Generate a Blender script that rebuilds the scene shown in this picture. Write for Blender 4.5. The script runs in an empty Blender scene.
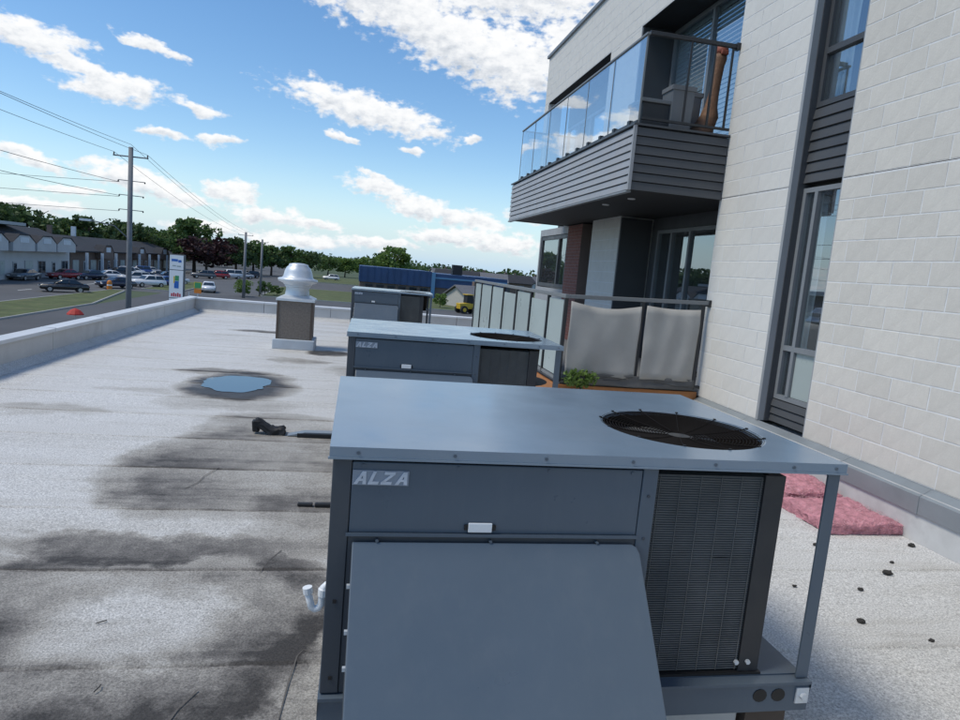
import bpy, bmesh, math, random
from mathutils import Vector, Matrix, noise
R = math.radians
random.seed(11)
S = bpy.context.scene
COL = S.collection

# ------------------------------------------------------------------ camera
CAM_H = 1.85
yaw, pitch, roll, fpx = R(11.03), R(7.59), R(5.0157), 663.0
F = Vector((math.sin(yaw)*math.cos(pitch), math.cos(yaw)*math.cos(pitch), -math.sin(pitch)))
Rt0 = Vector((math.cos(yaw), -math.sin(yaw), 0)); U0 = Rt0.cross(F)
Rt = Rt0*math.cos(roll) + U0*math.sin(roll); U = U0*math.cos(roll) - Rt0*math.sin(roll)
cd = bpy.data.cameras.new('camera'); cam = bpy.data.objects.new('camera', cd); COL.objects.link(cam)
cam.matrix_world = Matrix(((Rt.x, U.x, -F.x, 0), (Rt.y, U.y, -F.y, 0), (Rt.z, U.z, -F.z, CAM_H), (0, 0, 0, 1)))
cd.sensor_fit = 'HORIZONTAL'; cd.sensor_width = 36.0; cd.lens = 36.0*fpx/960.0
cd.clip_start = 0.05; cd.clip_end = 6000
S.camera = cam
# ------------------------------------------------------------------ light
SUN_EL, SUN_AZ = 58.0, -97.0          # azimuth clockwise from +Y
sd = Vector((math.sin(R(SUN_AZ))*math.cos(R(SUN_EL)), math.cos(R(SUN_AZ))*math.cos(R(SUN_EL)), math.sin(R(SUN_EL))))
ld = bpy.data.lights.new('sun', 'SUN'); ld.energy = 2.6; ld.angle = R(18.0); ld.color = (1.0, 0.936, 0.80)
sun = bpy.data.objects.new('sun', ld); COL.objects.link(sun)
sun.rotation_euler = (-sd).to_track_quat('-Z', 'Y').to_euler(); sun.location = (-20, 10, 40)
S.view_settings.view_transform = 'Standard'; S.view_settings.look = 'None'
S.view_settings.exposure = 0.0; S.view_settings.gamma = 1.0
SKY_STR = 0.125
S.cycles.max_bounces = 6; S.cycles.diffuse_bounces = 3; S.cycles.glossy_bounces = 4; S.cycles.transparent_max_bounces = 10; S.cycles.transmission_bounces = 3
S.cycles.caustics_reflective = False; S.cycles.caustics_refractive = False

# ------------------------------------------------------------------ node helpers
class NT:
    def __init__(s, tree): s.t = tree; s.n = tree.nodes; s.l = tree.links
    def node(s, typ, **kw):
        n = s.n.new(typ)
        for k, v in kw.items():
            if k == 'ins':
                for i, val in v.items():
                    if hasattr(val, 'is_output'): s.l.new(val, n.inputs[i])
                    elif val is not None: n.inputs[i].default_value = val
            else: setattr(n, k, v)
        return n
    def math(s, op, a, b=0.0, c=None, clamp=False):
        ins = {0: a, 1: b}
        if c is not None: ins[2] = c
        return s.node('ShaderNodeMath', operation=op, use_clamp=clamp, ins=ins).outputs[0]
    def vmath(s, op, a, b=(0, 0, 0)):
        n = s.node('ShaderNodeVectorMath', operation=op, ins={0: a, 1: b})
        return n.outputs['Value'] if op in ('LENGTH', 'DOT_PRODUCT', 'DISTANCE') else n.outputs['Vector']
    def noise(s, vec, scale, detail=4, rough=0.55, col=False, dist=0.0):
        n = s.node('ShaderNodeTexNoise', ins={'Scale': scale, 'Detail': detail, 'Roughness': rough, 'Distortion': dist})
        if vec is not None: s.l.new(vec, n.inputs['Vector'])
        return n.outputs['Color' if col else 0]
    def ramp(s, fac, stops, interp='LINEAR'):
        n = s.node('ShaderNodeValToRGB'); n.color_ramp.interpolation = interp
        e = n.color_ramp.elements
        while len(e) < len(stops): e.new(0.5)
        for x, (p, c) in zip(e, stops):
            x.position = p; x.color = (c, c, c, 1) if not hasattr(c, '__len__') else (*c[:3], 1)
        s.l.new(fac, n.inputs[0]); return n.outputs[0]
    def rng(s, v, a, b, c=0.0, d=1.0, smooth=False):
        n = s.node('ShaderNodeMapRange', ins={0: v, 1: a, 2: b, 3: c, 4: d}); n.clamp = True
        if smooth: n.interpolation_type = 'SMOOTHSTEP'
        return n.outputs[0]
    def mix(s, f, a, b, mode='MIX'):
        n = s.node('ShaderNodeMix', data_type='RGBA', blend_type=mode)
        for i, v in ((0, f), (6, a), (7, b)):
            if hasattr(v, 'is_output'): s.l.new(v, n.inputs[i])
            else: n.inputs[i].default_value = v if i == 0 else (*v[:3], 1)
        return n.outputs[2]

# ------------------------------------------------------------------ sky with cumulus
W = bpy.data.worlds.new('World'); S.world = W; W.use_nodes = True
W.cycles.sampling_method = 'MANUAL'; W.cycles.sample_map_resolution = 512
t = NT(W.node_tree); t.n.clear()
sky = t.node('ShaderNodeTexSky', sky_type='NISHITA', sun_disc=False, sun_elevation=R(SUN_EL), sun_rotation=R(SUN_AZ) % (2*math.pi))
sky.air_density = 1.0; sky.dust_density = 0.2; sky.ozone_density = 1.6; sky.altitude = 50
skyc = t.node('ShaderNodeHueSaturation', ins={'Saturation': 1.22, 'Value': 1.25, 'Color': sky.outputs[0]}).outputs[0]
tc = t.node('ShaderNodeTexCoord').outputs['Generated']
dn = t.vmath('NORMALIZE', tc)
sx = t.node('ShaderNodeSeparateXYZ', ins={0: dn})
az = t.math('MULTIPLY', t.math('ARCTAN2', sx.outputs[0], sx.outputs[1]), 57.29578)
el = t.math('MULTIPLY', t.math('ARCSINE', sx.outputs[2]), 57.29578)
v0 = t.node('ShaderNodeCombineXYZ', ins={0: az, 1: el, 2: 0.0}).outputs[0]
sc = t.vmath('MULTIPLY', v0, (1.0, 1.7, 1.0))
wrp = t.vmath('SUBTRACT', t.noise(sc, 0.36, 5, 0.52, col=True), (0.5, 0.5, 0.5))
wv = t.vmath('ADD', v0, t.vmath('MULTIPLY', wrp, (3.0, 1.7, 0)))
wv = t.vmath('ADD', t.vmath('MULTIPLY', wv, (1, 1, 0)), (0, 0, 1))
CL = [(-23.4, 12.9, 3.6, .95, -4), (-18.3, 10.7, 3.3, 1.05, 1), (-20.6, 11.6, 3.2, .6, -10), (-16.0, 13.9, 2.6, .36, -12), (-12.4, 10.3, 1.8, .50, -9),
      (-15.2, 8.1, 1.7, .36, 1), (-11.0, 8.2, 1.65, .5, 3), (-23.7, 5.2, 2.4, .6, -12), (-17.0, 4.6, 3.8, 1.05, -8), (-13.6, 3.6, 2.6, .6, -4), (-10.3, 4.5, 2.1, .9, 2),
      (-7.4, 3.0, 3.2, .75, -2), (-3.6, 2.6, 2.3, .5, 0), (0.2, 11.9, 7.0, 1.3, -8.3), (-3.4, 12.8, 1.6, .4, -12), (1.5, 19.8, 7.4, 2.1, -10), (6.5, 17.8, 5.4, 2.2, -10), (11.5, 16.8, 5.4, 2.8, -9), (9, 21.8, 15, 2.3, 0), (17, 18.5, 4, 2, 0),
      (-2, 9.8, 1.4, .30, -3), (8.8, 10.6, .75, .42, 5), (3.9, 9.2, .9, .28, -4), (1.8, 6.0, 3.2, .75, -8), (4.8, 4.9, 3.0, .9, -8), (8.8, 4.2, 3.2, .95, -5), (7.0, 2.6, 3.6, .7, 0),
      (-5.2, 1.2, 4.6, .55, 0), (-12, 1.6, 3.5, .5, 0), (1.5, 1.6, 3.2, .5, 0), (11.8, 2.6, 3.6, 1.1, -1), (13.7, 5.0, 1.7, .6, -5), (1.0, 7.0, 1.5, .4, -9), (-23.5, 1.9, 3.6, .5, 0), (-21, 3.2, 2.0, .35, 0)]
best = None; hgt = None
for (a, e_, ra, re, an) in CL:
    ra *= 1.25; re *= 1.3; c_, s_ = math.cos(R(an)), math.sin(R(an))
    uu = t.vmath('DOT_PRODUCT', wv, (c_/ra, s_/ra, -(a*c_+e_*s_)/ra)); yy = t.vmath('DOT_PRODUCT', wv, (-s_/re, c_/re, (a*s_-e_*c_)/re))
    d = t.math('SUBTRACT', 1.0, t.math('SQRT', t.math('MULTIPLY_ADD', uu, uu, t.math('MULTIPLY', yy, yy))))
    best = d if best is None else t.math('MAXIMUM', best, d)
    hh = t.math('MULTIPLY', t.rng(d, 0.0, 0.5), yy)
    hgt = hh if hgt is None else t.math('ADD', hgt, hh)
fine = t.noise(sc, 1.0, 6, 0.55)
inview = t.math('ADD', best, t.math('MULTIPLY', t.math('SUBTRACT', fine, 0.52), 1.5))
m1 = t.rng(inview, 0.0, 0.48, smooth=True)
# the same broken cumulus over the rest of the sky, on a flat layer
zz = t.math('MAXIMUM', t.math('ADD', sx.outputs[2], 0.08), 0.03)
pl = t.node('ShaderNodeCombineXYZ', ins={0: t.math('DIVIDE', sx.outputs[0], zz), 1: t.math('DIVIDE', sx.outputs[1], zz), 2: 3.3}).outputs[0]
gen = t.noise(pl, 0.85, 8, 0.58)
m2 = t.rng(gen, 0.53, 0.66, smooth=True)
outv = t.math('MAXIMUM', t.rng(t.math('ABSOLUTE', t.math('SUBTRACT', az, -4.0)), 27, 36), t.rng(el, 24, 32))
m2 = t.math('MULTIPLY', m2, outv)
cm = t.math('MULTIPLY', t.math('MAXIMUM', m1, m2), t.rng(el, -0.5, 0.6))
lit = t.math('ADD', t.math('MULTIPLY', hgt, 0.5), t.math('MULTIPLY', t.math('SUBTRACT', t.noise(sc, 0.9, 5, 0.6), 0.45), 1.6))
ccol = t.ramp(t.rng(lit, -0.55, 0.35), [(0.0, (4.6, 4.95, 5.4)), (0.35, (6.1, 6.35, 6.7)), (0.7, (7.6, 7.7, 7.8)), (1.0, (8.2, 8.2, 8.2))])
# colour ramps clamp nothing, but keep the factor tidy
# pale summer moisture low over the horizon
hz = t.math('MULTIPLY', t.math('POWER', t.rng(el, 9.0, 0.3), 2.0), 0.92)
skyc = t.mix(hz, skyc, (4.0, 5.6, 7.2))
fin = t.mix(t.math('MULTIPLY', cm, 0.97), skyc, ccol)
bg = t.node('ShaderNodeBackground', ins={0: fin, 1: SKY_STR})
t.l.new(bg.outputs[0], t.node('ShaderNodeOutputWorld').inputs[0])

# ------------------------------------------------------------------ materials
MATS = {}
def mat(name, col, rough=0.6, metal=0.0, var=0.0, vscale=3.0, bump=0.0, bscale=60.0, spec=0.5, grime=0.0, obj_rand=0.0, coat=0.0, gcol=(0.12, 0.105, 0.09), streak=0.0, scol=(0.3, 0.3, 0.3)):
    m = bpy.data.materials.new(name); m.use_nodes = True
    t = NT(m.node_tree); b = t.n['Principled BSDF']
    b.inputs['Roughness'].default_value = rough; b.inputs['Metallic'].default_value = metal
    b.inputs['Specular IOR Level'].default_value = spec; b.inputs['Coat Weight'].default_value = coat
    c = None; oc = t.node('ShaderNodeTexCoord').outputs['Object']
    base = (*col, 1)
    cur = t.node('ShaderNodeRGB').outputs[0]; cur.default_value = base
    if var:
        f = t.noise(oc, vscale, 5, 0.6)
        cur = t.mix(1.0, cur, t.ramp(f, [(0.25, 1 - var), (0.75, 1 + var)]), 'MULTIPLY')
    if obj_rand:
        r = t.node('ShaderNodeObjectInfo').outputs['Random']
        cur = t.mix(1.0, cur, t.ramp(r, [(0, 1 - obj_rand), (1, 1 + obj_rand)]), 'MULTIPLY')
    if grime:
        g = t.rng(t.noise(oc, vscale*0.6, 7, 0.7), 0.5, 0.75)
        cur = t.mix(t.math('MULTIPLY', g, grime), cur, gcol)
    if streak:
        g = t.rng(t.noise(t.vmath('MULTIPLY', oc, (1.0, 1.0, 0.09)), 11.0, 6, 0.7), 0.50, 0.78)
        cur = t.mix(t.math('MULTIPLY', g, streak), cur, scol)
    t.l.new(cur, b.inputs['Base Color'])
    if bump:
        bn = t.node('ShaderNodeBump', ins={'Strength': bump, 'Distance': 0.02, 'Height': t.noise(oc, bscale, 4, 0.6)})
        t.l.new(bn.outputs[0], b.inputs['Normal'])
    if var and rough < 0.6:
        t.l.new(t.rng(t.noise(oc, vscale*1.7, 4), 0.3, 0.7, rough*0.8, min(1, rough*1.3)), b.inputs['Roughness'])
    MATS[name] = m; return m
def glass(name, tint, ior=1.6, alpha=0.8, rough=0.01, refl=0.0):
    m = bpy.data.materials.new(name); m.use_nodes = True
    t = NT(m.node_tree); t.n.clear()
    fr = t.math('ADD', t.node('ShaderNodeFresnel', ins={0: ior}).outputs[0], refl, clamp=True)
    fr = t.math('MULTIPLY', fr, t.math('SUBTRACT', 1.0, t.node('ShaderNodeNewGeometry').outputs['Backfacing']))   # the pane's far face lets light through
    tr = t.node('ShaderNodeBsdfTransparent', ins={0: (*tint, 1)})
    gl = t.node('ShaderNodeBsdfGlossy', ins={0: (0.9, 0.95, 1.0, 1), 'Roughness': rough})
    df = t.node('ShaderNodeBsdfDiffuse', ins={0: (*[x*0.8 for x in tint], 1)})
    a = t.node('ShaderNodeMixShader', ins={0: alpha, 1: df.outputs[0], 2: tr.outputs[0]})
    mx = t.node('ShaderNodeMixShader', ins={0: fr, 1: a.outputs[0], 2: gl.outputs[0]})
    t.l.new(mx.outputs[0], t.node('ShaderNodeOutputMaterial').inputs[0])
    MATS[name] = m; return m

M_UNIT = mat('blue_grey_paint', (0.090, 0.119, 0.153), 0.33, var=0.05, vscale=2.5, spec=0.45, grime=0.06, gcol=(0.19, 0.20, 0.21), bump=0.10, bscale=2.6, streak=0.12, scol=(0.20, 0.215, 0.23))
M_LID = mat('lit_blue_grey_paint', (0.185, 0.250, 0.318), 0.20, var=0.07, vscale=3.0, spec=1.0, bump=0.05, bscale=2.0, grime=0.16, gcol=(0.34, 0.35, 0.36))  # unit paint lightened for the lid: sun and sky sheen put into the colour
M_UNITD = mat('shaded_blue_grey_paint', (0.058, 0.068, 0.082), 0.5, var=0.06)  # unit paint darkened, so shade around the hood sits in the colour
M_BLACK = mat('black_metal', (0.012, 0.012, 0.013), 0.55)
M_FAN = mat('brown_black_fan', (0.016, 0.013, 0.011), 0.95, var=0.3, vscale=8, spec=0.1)
M_WIREG = mat('guard_wire', (0.012, 0.010, 0.009), 0.8, spec=0.1)
M_WHITE = mat('white_plastic', (0.78, 0.80, 0.82), 0.35)
M_BADGE = mat('badge_silver', (0.55, 0.60, 0.68), 0.35, metal=0.2, var=0.15, vscale=40)
M_BADGEB = mat('badge_ground', (0.26, 0.30, 0.36), 0.4)
M_CURB = mat('curb_membrane', (0.55, 0.55, 0.54), 0.8, var=0.12, vscale=4, grime=0.3)
M_BRWN = mat('brown_board', (0.10, 0.075, 0.06), 0.8, var=0.2)
M_GALV = mat('galvanised', (0.62, 0.66, 0.70), 0.38, metal=0.35, var=0.08, vscale=6)
M_VBOX = mat('brown_pebbled_box', (0.20, 0.17, 0.145), 0.9, var=0.25, vscale=30, bump=0.5, bscale=80, grime=0.2)
M_VCURB = mat('vent_curb_grey', (0.50, 0.54, 0.58), 0.6, var=0.1, vscale=4)
M_PARA = mat('parapet_panel', (0.56, 0.55, 0.53), 0.75, var=0.10, vscale=1.6, bump=0.15, bscale=30, grime=0.25, obj_rand=0.05)
M_CAP = mat('parapet_cap', (0.66, 0.67, 0.68), 0.45, var=0.06, vscale=2.0, obj_rand=0.04)
M_BLOCK = mat('split_face_block', (0.60, 0.572, 0.52), 0.9, var=0.08, vscale=7, bump=0.12, bscale=45, obj_rand=0.05, grime=0.12, gcol=(0.40, 0.38, 0.345), streak=0.22, scol=(0.42, 0.40, 0.37))
M_BLOCKW = mat('block_pale', (0.64, 0.625, 0.59), 0.9, var=0.05, vscale=7, bump=0.10, bscale=45, obj_rand=0.035, streak=0.15, scol=(0.46, 0.45, 0.43))
M_MORT = mat('pale_mortar', (0.665, 0.67, 0.67), 0.9, var=0.10, vscale=9, bump=0.2, bscale=90)
M_REDB = mat('red_brick', (0.20, 0.085, 0.07), 0.9, var=0.25, vscale=12, obj_rand=0.15)
M_REDM = mat('brick_mortar', (0.22, 0.17, 0.155), 0.9, var=0.1)
M_SIDL = mat('grey_siding', (0.31, 0.315, 0.325), 0.5, grime=0.12, gcol=(0.2, 0.19, 0.18), var=0.05, vscale=2.0, obj_rand=0.04)
M_SIDD = mat('charcoal_and_shaded_siding', (0.070, 0.074, 0.080), 0.5, var=0.05, vscale=2.0, obj_rand=0.05)  # charcoal parts, and the balcony's near boards with shade put into the colour
M_FRAME = mat('dark_window_frame', (0.06, 0.065, 0.072), 0.45, var=0.05)
M_FRAMEL = mat('grey_window_frame', (0.20, 0.215, 0.23), 0.45, var=0.05)
M_FRAMEW = mat('pale_window_frame', (0.38, 0.40, 0.43), 0.5, var=0.05)
M_JAMB = mat('jamb_flashing', (0.30, 0.315, 0.33), 0.45, var=0.05)
M_SOFF = mat('dark_soffit', (0.014, 0.014, 0.015), 0.7)
M_ROOM = mat('dim_room', (0.05, 0.048, 0.045), 0.9, var=0.2)
M_BLIND = mat('white_blind', (0.76, 0.80, 0.84), 0.6)
M_CURTN = mat('pale_curtain', (0.62, 0.66, 0.70), 0.8, var=0.08)
M_CURT = mat('grey_canvas', (0.36, 0.35, 0.33), 0.9, var=0.09, vscale=3, bump=0.2, bscale=120)
M_FLASH = mat('grey_flashing', (0.27, 0.30, 0.32), 0.42, metal=0.3, var=0.10, vscale=2.5, grime=0.2)
M_WOOD = mat('orange_timber', (0.36, 0.145, 0.045), 0.65, var=0.25, vscale=5)
M_TARP = mat('dark_grey_tarp', (0.10, 0.10, 0.10), 0.7, var=0.15)
M_FROST = mat('frosted_panel', (0.38, 0.44, 0.43), 0.30, var=0.05, vscale=1.0, obj_rand=0.05)
M_RAIL = mat('grey_rail_metal', (0.17, 0.18, 0.185), 0.45, var=0.05)
M_RAILD = mat('dark_rail_metal', (0.025, 0.027, 0.03), 0.45)
M_SCULP = mat('brown_wood_sculpture', (0.17, 0.085, 0.045), 0.7, var=0.35, vscale=9, bump=0.4, bscale=30)
M_SCULPR = mat('red_painted_wood', (0.24, 0.06, 0.03), 0.6, var=0.3, vscale=12)
M_POT = mat('grey_planter', (0.16, 0.165, 0.17), 0.6, var=0.08)
M_POTD = mat('black_planter', (0.03, 0.032, 0.035), 0.6, var=0.08)
M_PINK = mat('pink_fibreglass', (0.56, 0.25, 0.29), 0.95, var=0.42, vscale=16, bump=1.0, bscale=55)
M_PINKL = mat('pink_fibres', (0.70, 0.40, 0.44), 0.95)
M_RUBR = mat('black_rubber', (0.015, 0.015, 0.016), 0.6, var=0.3, vscale=20)
M_DEB = mat('dark_debris', (0.03, 0.027, 0.024), 0.9)
M_POLE = mat('grey_timber_pole', (0.20, 0.205, 0.215), 0.85, var=0.15, vscale=6)
M_WIRE = mat('overhead_cable', (0.06, 0.06, 0.065), 0.5)
M_ASPH = mat('asphalt', (0.085, 0.085, 0.088), 0.9, var=0.18, vscale=0.12, grime=0.2, gcol=(0.13, 0.125, 0.12))
M_ROAD = mat('road_asphalt', (0.10, 0.10, 0.102), 0.9, var=0.15, vscale=0.2)
M_GRASS = mat('grass', (0.085, 0.105, 0.032), 0.95, var=0.35, vscale=0.8, grime=0.75, gcol=(0.17, 0.15, 0.075), bump=0.6, bscale=6)
M_GROUND = mat('terrain_ground', (0.075, 0.10, 0.045), 0.95, var=0.35, vscale=0.02)
M_KERB = mat('concrete_kerb', (0.38, 0.37, 0.355), 0.85, var=0.1)
M_PAINT = mat('road_paint', (0.75, 0.75, 0.72), 0.7, var=0.15)
M_STUC = mat('grey_stucco', (0.50, 0.51, 0.52), 0.85, var=0.08, vscale=0.6)
M_SHING = mat('dark_shingle', (0.032, 0.033, 0.038), 0.9, var=0.25, vscale=1.5)
M_BRICKF = mat('brown_brick_far', (0.17, 0.125, 0.105), 0.9, var=0.2, vscale=2)
M_BLUEW = mat('blue_cladding', (0.022, 0.06, 0.16), 0.5, var=0.15, vscale=0.5)
M_BLUEL = mat('light_blue_trim', (0.10, 0.24, 0.42), 0.5)
M_GLASSD = mat('dark_glass', (0.02, 0.027, 0.035), 0.04, spec=0.8)
M_TYRE = mat('tyre', (0.015, 0.015, 0.015), 0.8)
M_RIM = mat('alloy_rim', (0.45, 0.45, 0.46), 0.35, metal=0.7)
M_LAMPW = mat('lamp_lens', (0.75, 0.76, 0.78), 0.15)
M_LAMPR = mat('red_lens', (0.35, 0.01, 0.01), 0.2)
M_ORNG = mat('orange_plastic', (0.65, 0.20, 0.02), 0.5)
M_YEL = mat('yellow_paint', (0.62, 0.40, 0.03), 0.45, var=0.1)
M_REDC = mat('red_canvas', (0.42, 0.03, 0.02), 0.7)
M_SIGNW = mat('white_sign_face', (0.80, 0.83, 0.86), 0.35)
M_SIGNB = mat('sign_blue', (0.02, 0.13, 0.48), 0.4)
M_SIGNG = mat('sign_green', (0.05, 0.30, 0.12), 0.4)
M_SIGNY = mat('sign_yellow', (0.70, 0.50, 0.03), 0.4)
M_SIGNR = mat('sign_red', (0.55, 0.03, 0.05), 0.4)
M_SIGNE = mat('sign_edge', (0.10, 0.105, 0.115), 0.5)
G_BALC = glass('balcony_glass', (0.86, 0.94, 0.98), 1.5, 0.90, refl=.34)
G_WIN = glass('window_glass', (0.80, 0.86, 0.88), 1.5, 0.97, refl=.26)
def leafmat(name, c1, c2):
    m = bpy.data.materials.new(name); m.use_nodes = True
    t = NT(m.node_tree); b = t.n['Principled BSDF']; b.inputs['Roughness'].default_value = 0.7
    g = t.node('ShaderNodeNewGeometry').outputs['Random Per Island']
    cc = t.mix(g, c1, c2); t.l.new(cc, b.inputs['Base Color'])
    tl = t.node('ShaderNodeBsdfTranslucent', ins={0: cc}); mx = t.node('ShaderNodeMixShader', ins={0: .35, 1: b.outputs[0], 2: tl.outputs[0]})
    t.l.new(mx.outputs[0], t.n['Material Output'].inputs[0])
    return m
L_DARK = leafmat('leaf_dark', (0.04, 0.075, 0.026), (0.10, 0.16, 0.05))
L_MID = leafmat('leaf_mid', (0.06, 0.11, 0.03), (0.14, 0.22, 0.06))
L_BRI = leafmat('leaf_bright', (0.09, 0.155, 0.03), (0.19, 0.29, 0.07))
L_MAR = leafmat('leaf_maroon', (0.022, 0.009, 0.010), (0.055, 0.022, 0.024))
M_BARK = mat('bark', (0.07, 0.055, 0.045), 0.9, var=0.3, vscale=4)

# roof membrane: pale granules, ponding stains with dark dried rims, and a painted vent shadow
PITCH = 0.938
def roofmat():
    m = bpy.data.materials.new('roof_membrane'); m.use_nodes = True
    t = NT(m.node_tree); b = t.n['Principled BSDF']
    oc = t.node('ShaderNodeNewGeometry').outputs['Position']
    w1 = t.vmath('MULTIPLY', t.vmath('SUBTRACT', t.noise(oc, 1.25, 7, 0.66, col=True), (0.5, 0.5, 0.5)), (.62, .95, 0))
    pv = t.vmath('ADD', oc, w1)
    def blob(x, y, rx, ry, an=0):
        n = t.node('ShaderNodeVectorMath', operation='MULTIPLY_ADD', ins={0: pv, 1: (1/rx, 1/ry, 0), 2: (-x/rx, -y/ry, 0)})
        return t.vmath('LENGTH', n.outputs['Vector'])
    dirt = None
    def add(v):
        nonlocal dirt
        dirt = v if dirt is None else t.math('MAXIMUM', dirt, v)
    # (x, y, rx, ry, angle, fill, rim): fill darkness inside, rim darkness at the border
    q = t.math('FRACT', t.math('DIVIDE', t.math('SUBTRACT', t.node('ShaderNodeSeparateXYZ', ins={0: t.vmath('ADD', oc, t.vmath('MULTIPLY', w1, (0, .05, 0)))}).outputs[1], 2.9-PITCH*20), PITCH))
    saw = t.math('ADD', t.math('MULTIPLY', t.math('POWER', t.math('SUBTRACT', 1.0, q), 1.4), 0.40), 0.78)   # dirt settles along each lap
    for (x, y, rx, ry, an, fill, rim, side) in [(-1.02, 5.75, .88, 1.15, 0, .78, .26, 1), (-.72, 7.1, .75, .75, 0, .52, .16, 1), (-1.0, 3.35, 1.0, .86, 0, .30, .46, 0), (-1.15, 4.15, .95, .24, 0, .62, .10, 0),
            (-2.25, 3.2, 1.2, .75, 0, .46, .14, 0), (-.35, 3.3, .35, .55, 0, .28, .08, 0),
            (-1.5, 9.5, .74, 1.15, 0, 1.1, .15, 0), (-1.95, 10.4, .6, .3, 0, .6, .1, 0), (-1.45, 8.3, .8, .5, 0, .38, .1, 0),
            (-0.28, 6.2, .42, 1.4, 0, .44, .08, 0), (-0.3, 4.95, .48, .42, 0, .58, .16, 0), (-.3, 4.3, .35, .4, 0, .3, .1, 0),
            (-1.9, 16.2, .9, .28, 0, .72, .1, 0), (-0.45, 13.2, .42, .42, 0, 1.0, .1, 0), (-0.9, 12.0, .55, .3, 0, .45, .2, 0),  # middle entry: shadow to the right of the vent, painted as a dark patch
            (-0.35, 2.2, .45, .22, 0, .85, .1, 0), (-3.2, 7.6, .6, .2, 6, .32, .08, 0), (-2.6, 8.8, .5, .18, 0, .25, .05, 0), (1.0, 11.2, 1.4, .8, 0, .4, .1, 0)]:
        d = blob(x, y, rx, ry, an)
        f = t.math('MULTIPLY', t.rng(d, 1.15, 0.60, smooth=True), fill)
        if side:
            xs = t.node('ShaderNodeSeparateXYZ', ins={0: pv}).outputs[0]
            f = t.math('MULTIPLY', f, t.rng(xs, x+rx*.9, x-rx*.5, 0.35, 1.0))
        r = t.math('MULTIPLY', t.math('MULTIPLY', t.rng(d, 0.70, 0.95, smooth=True), t.rng(d, 1.12, 1.0, smooth=True)), rim)
        add(t.math('ADD', f, r))
    dirt = t.math('MULTIPLY', dirt, saw)
    big = t.rng(t.noise(oc, 0.55, 6, 0.65), 0.42, 0.72)
    str_ = t.noise(t.vmath('MULTIPLY', oc, (0.35, 2.6, 1)), 1.6, 6, 0.65)
    streak = t.rng(str_, 0.50, 0.76)
    sp = t.node('ShaderNodeSeparateXYZ', ins={0: oc})
    near = t.math('MULTIPLY', t.math('MULTIPLY', t.rng(sp.outputs[1], 4.8, 2.4), 0.46), t.rng(sp.outputs[0], 2.2, 0.0, 0.45, 1.0))
    rgt = t.math('MULTIPLY', t.math('MULTIPLY', t.rng(sp.outputs[0], -2.4, 0.2), t.rng(sp.outputs[0], 2.6, 1.2)), 0.16)
    tot = t.math('ADD', t.math('ADD', dirt, t.math('MULTIPLY', big, 0.14)), t.math('ADD', t.math('MULTIPLY', t.math('MULTIPLY', streak, saw), 0.30), t.math('ADD', near, rgt)))
    tot = t.math('MULTIPLY', tot, t.rng(t.noise(oc, 5, 5, 0.7), 0.2, 0.75, 0.72, 1.12))
    tot = t.math('ADD', tot, t.math('MULTIPLY', t.math('ADD', t.rng(q, .028, .0), t.rng(q, .985, 1.0)), t.rng(t.noise(oc, 1.7, 4, .6), .42, .68, .03, .26)))
    # patches rubbed clean inside the ponds
    cl = t.math('MULTIPLY', t.rng(blob(-0.95, 3.3, .55, .42, 0), 1.1, 0.5, smooth=True), 0.42)
    tot = t.math('SUBTRACT', tot, cl, clamp=True)
    col = t.ramp(tot, [(0.0, (0.60, 0.592, 0.575)), (0.25, (0.50, 0.485, 0.455)), (0.55, (0.335, 0.315, 0.282)), (0.8, (0.16, 0.148, 0.135)), (1.0, (0.055, 0.05, 0.046))])
    gr = t.math('ADD', t.math('MULTIPLY', t.noise(oc, 95, 4, 0.8), 0.7), t.math('MULTIPLY', t.noise(oc, 330, 2, 0.7), 0.3))
    col = t.mix(1.0, col, t.ramp(gr, [(0.36, 0.36), (0.64, 1.64)]), 'MULTIPLY')
    sp2 = t.rng(t.noise(oc, 26, 3, 0.7), 0.72, 0.78)
    col = t.mix(t.math('MULTIPLY', sp2, 0.5), col, (0.08, 0.075, 0.07))
    t.l.new(col, b.inputs['Base Color'])
    wet = t.rng(blob(-1.5, 9.55, .72, 1.0), 1.0, 0.75)
    t.l.new(t.rng(wet, 0, 1, 0.72, 0.5), b.inputs['Roughness'])
    b.inputs['Specular IOR Level'].default_value = 0.35
    bn = t.node('ShaderNodeBump', ins={'Strength': 0.5, 'Distance': 0.006, 'Height': t.math('ADD', gr, t.noise(oc, 14, 4))})
    t.l.new(bn.outputs[0], b.inputs['Normal'])
    return m
M_ROOF = roofmat()

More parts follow.
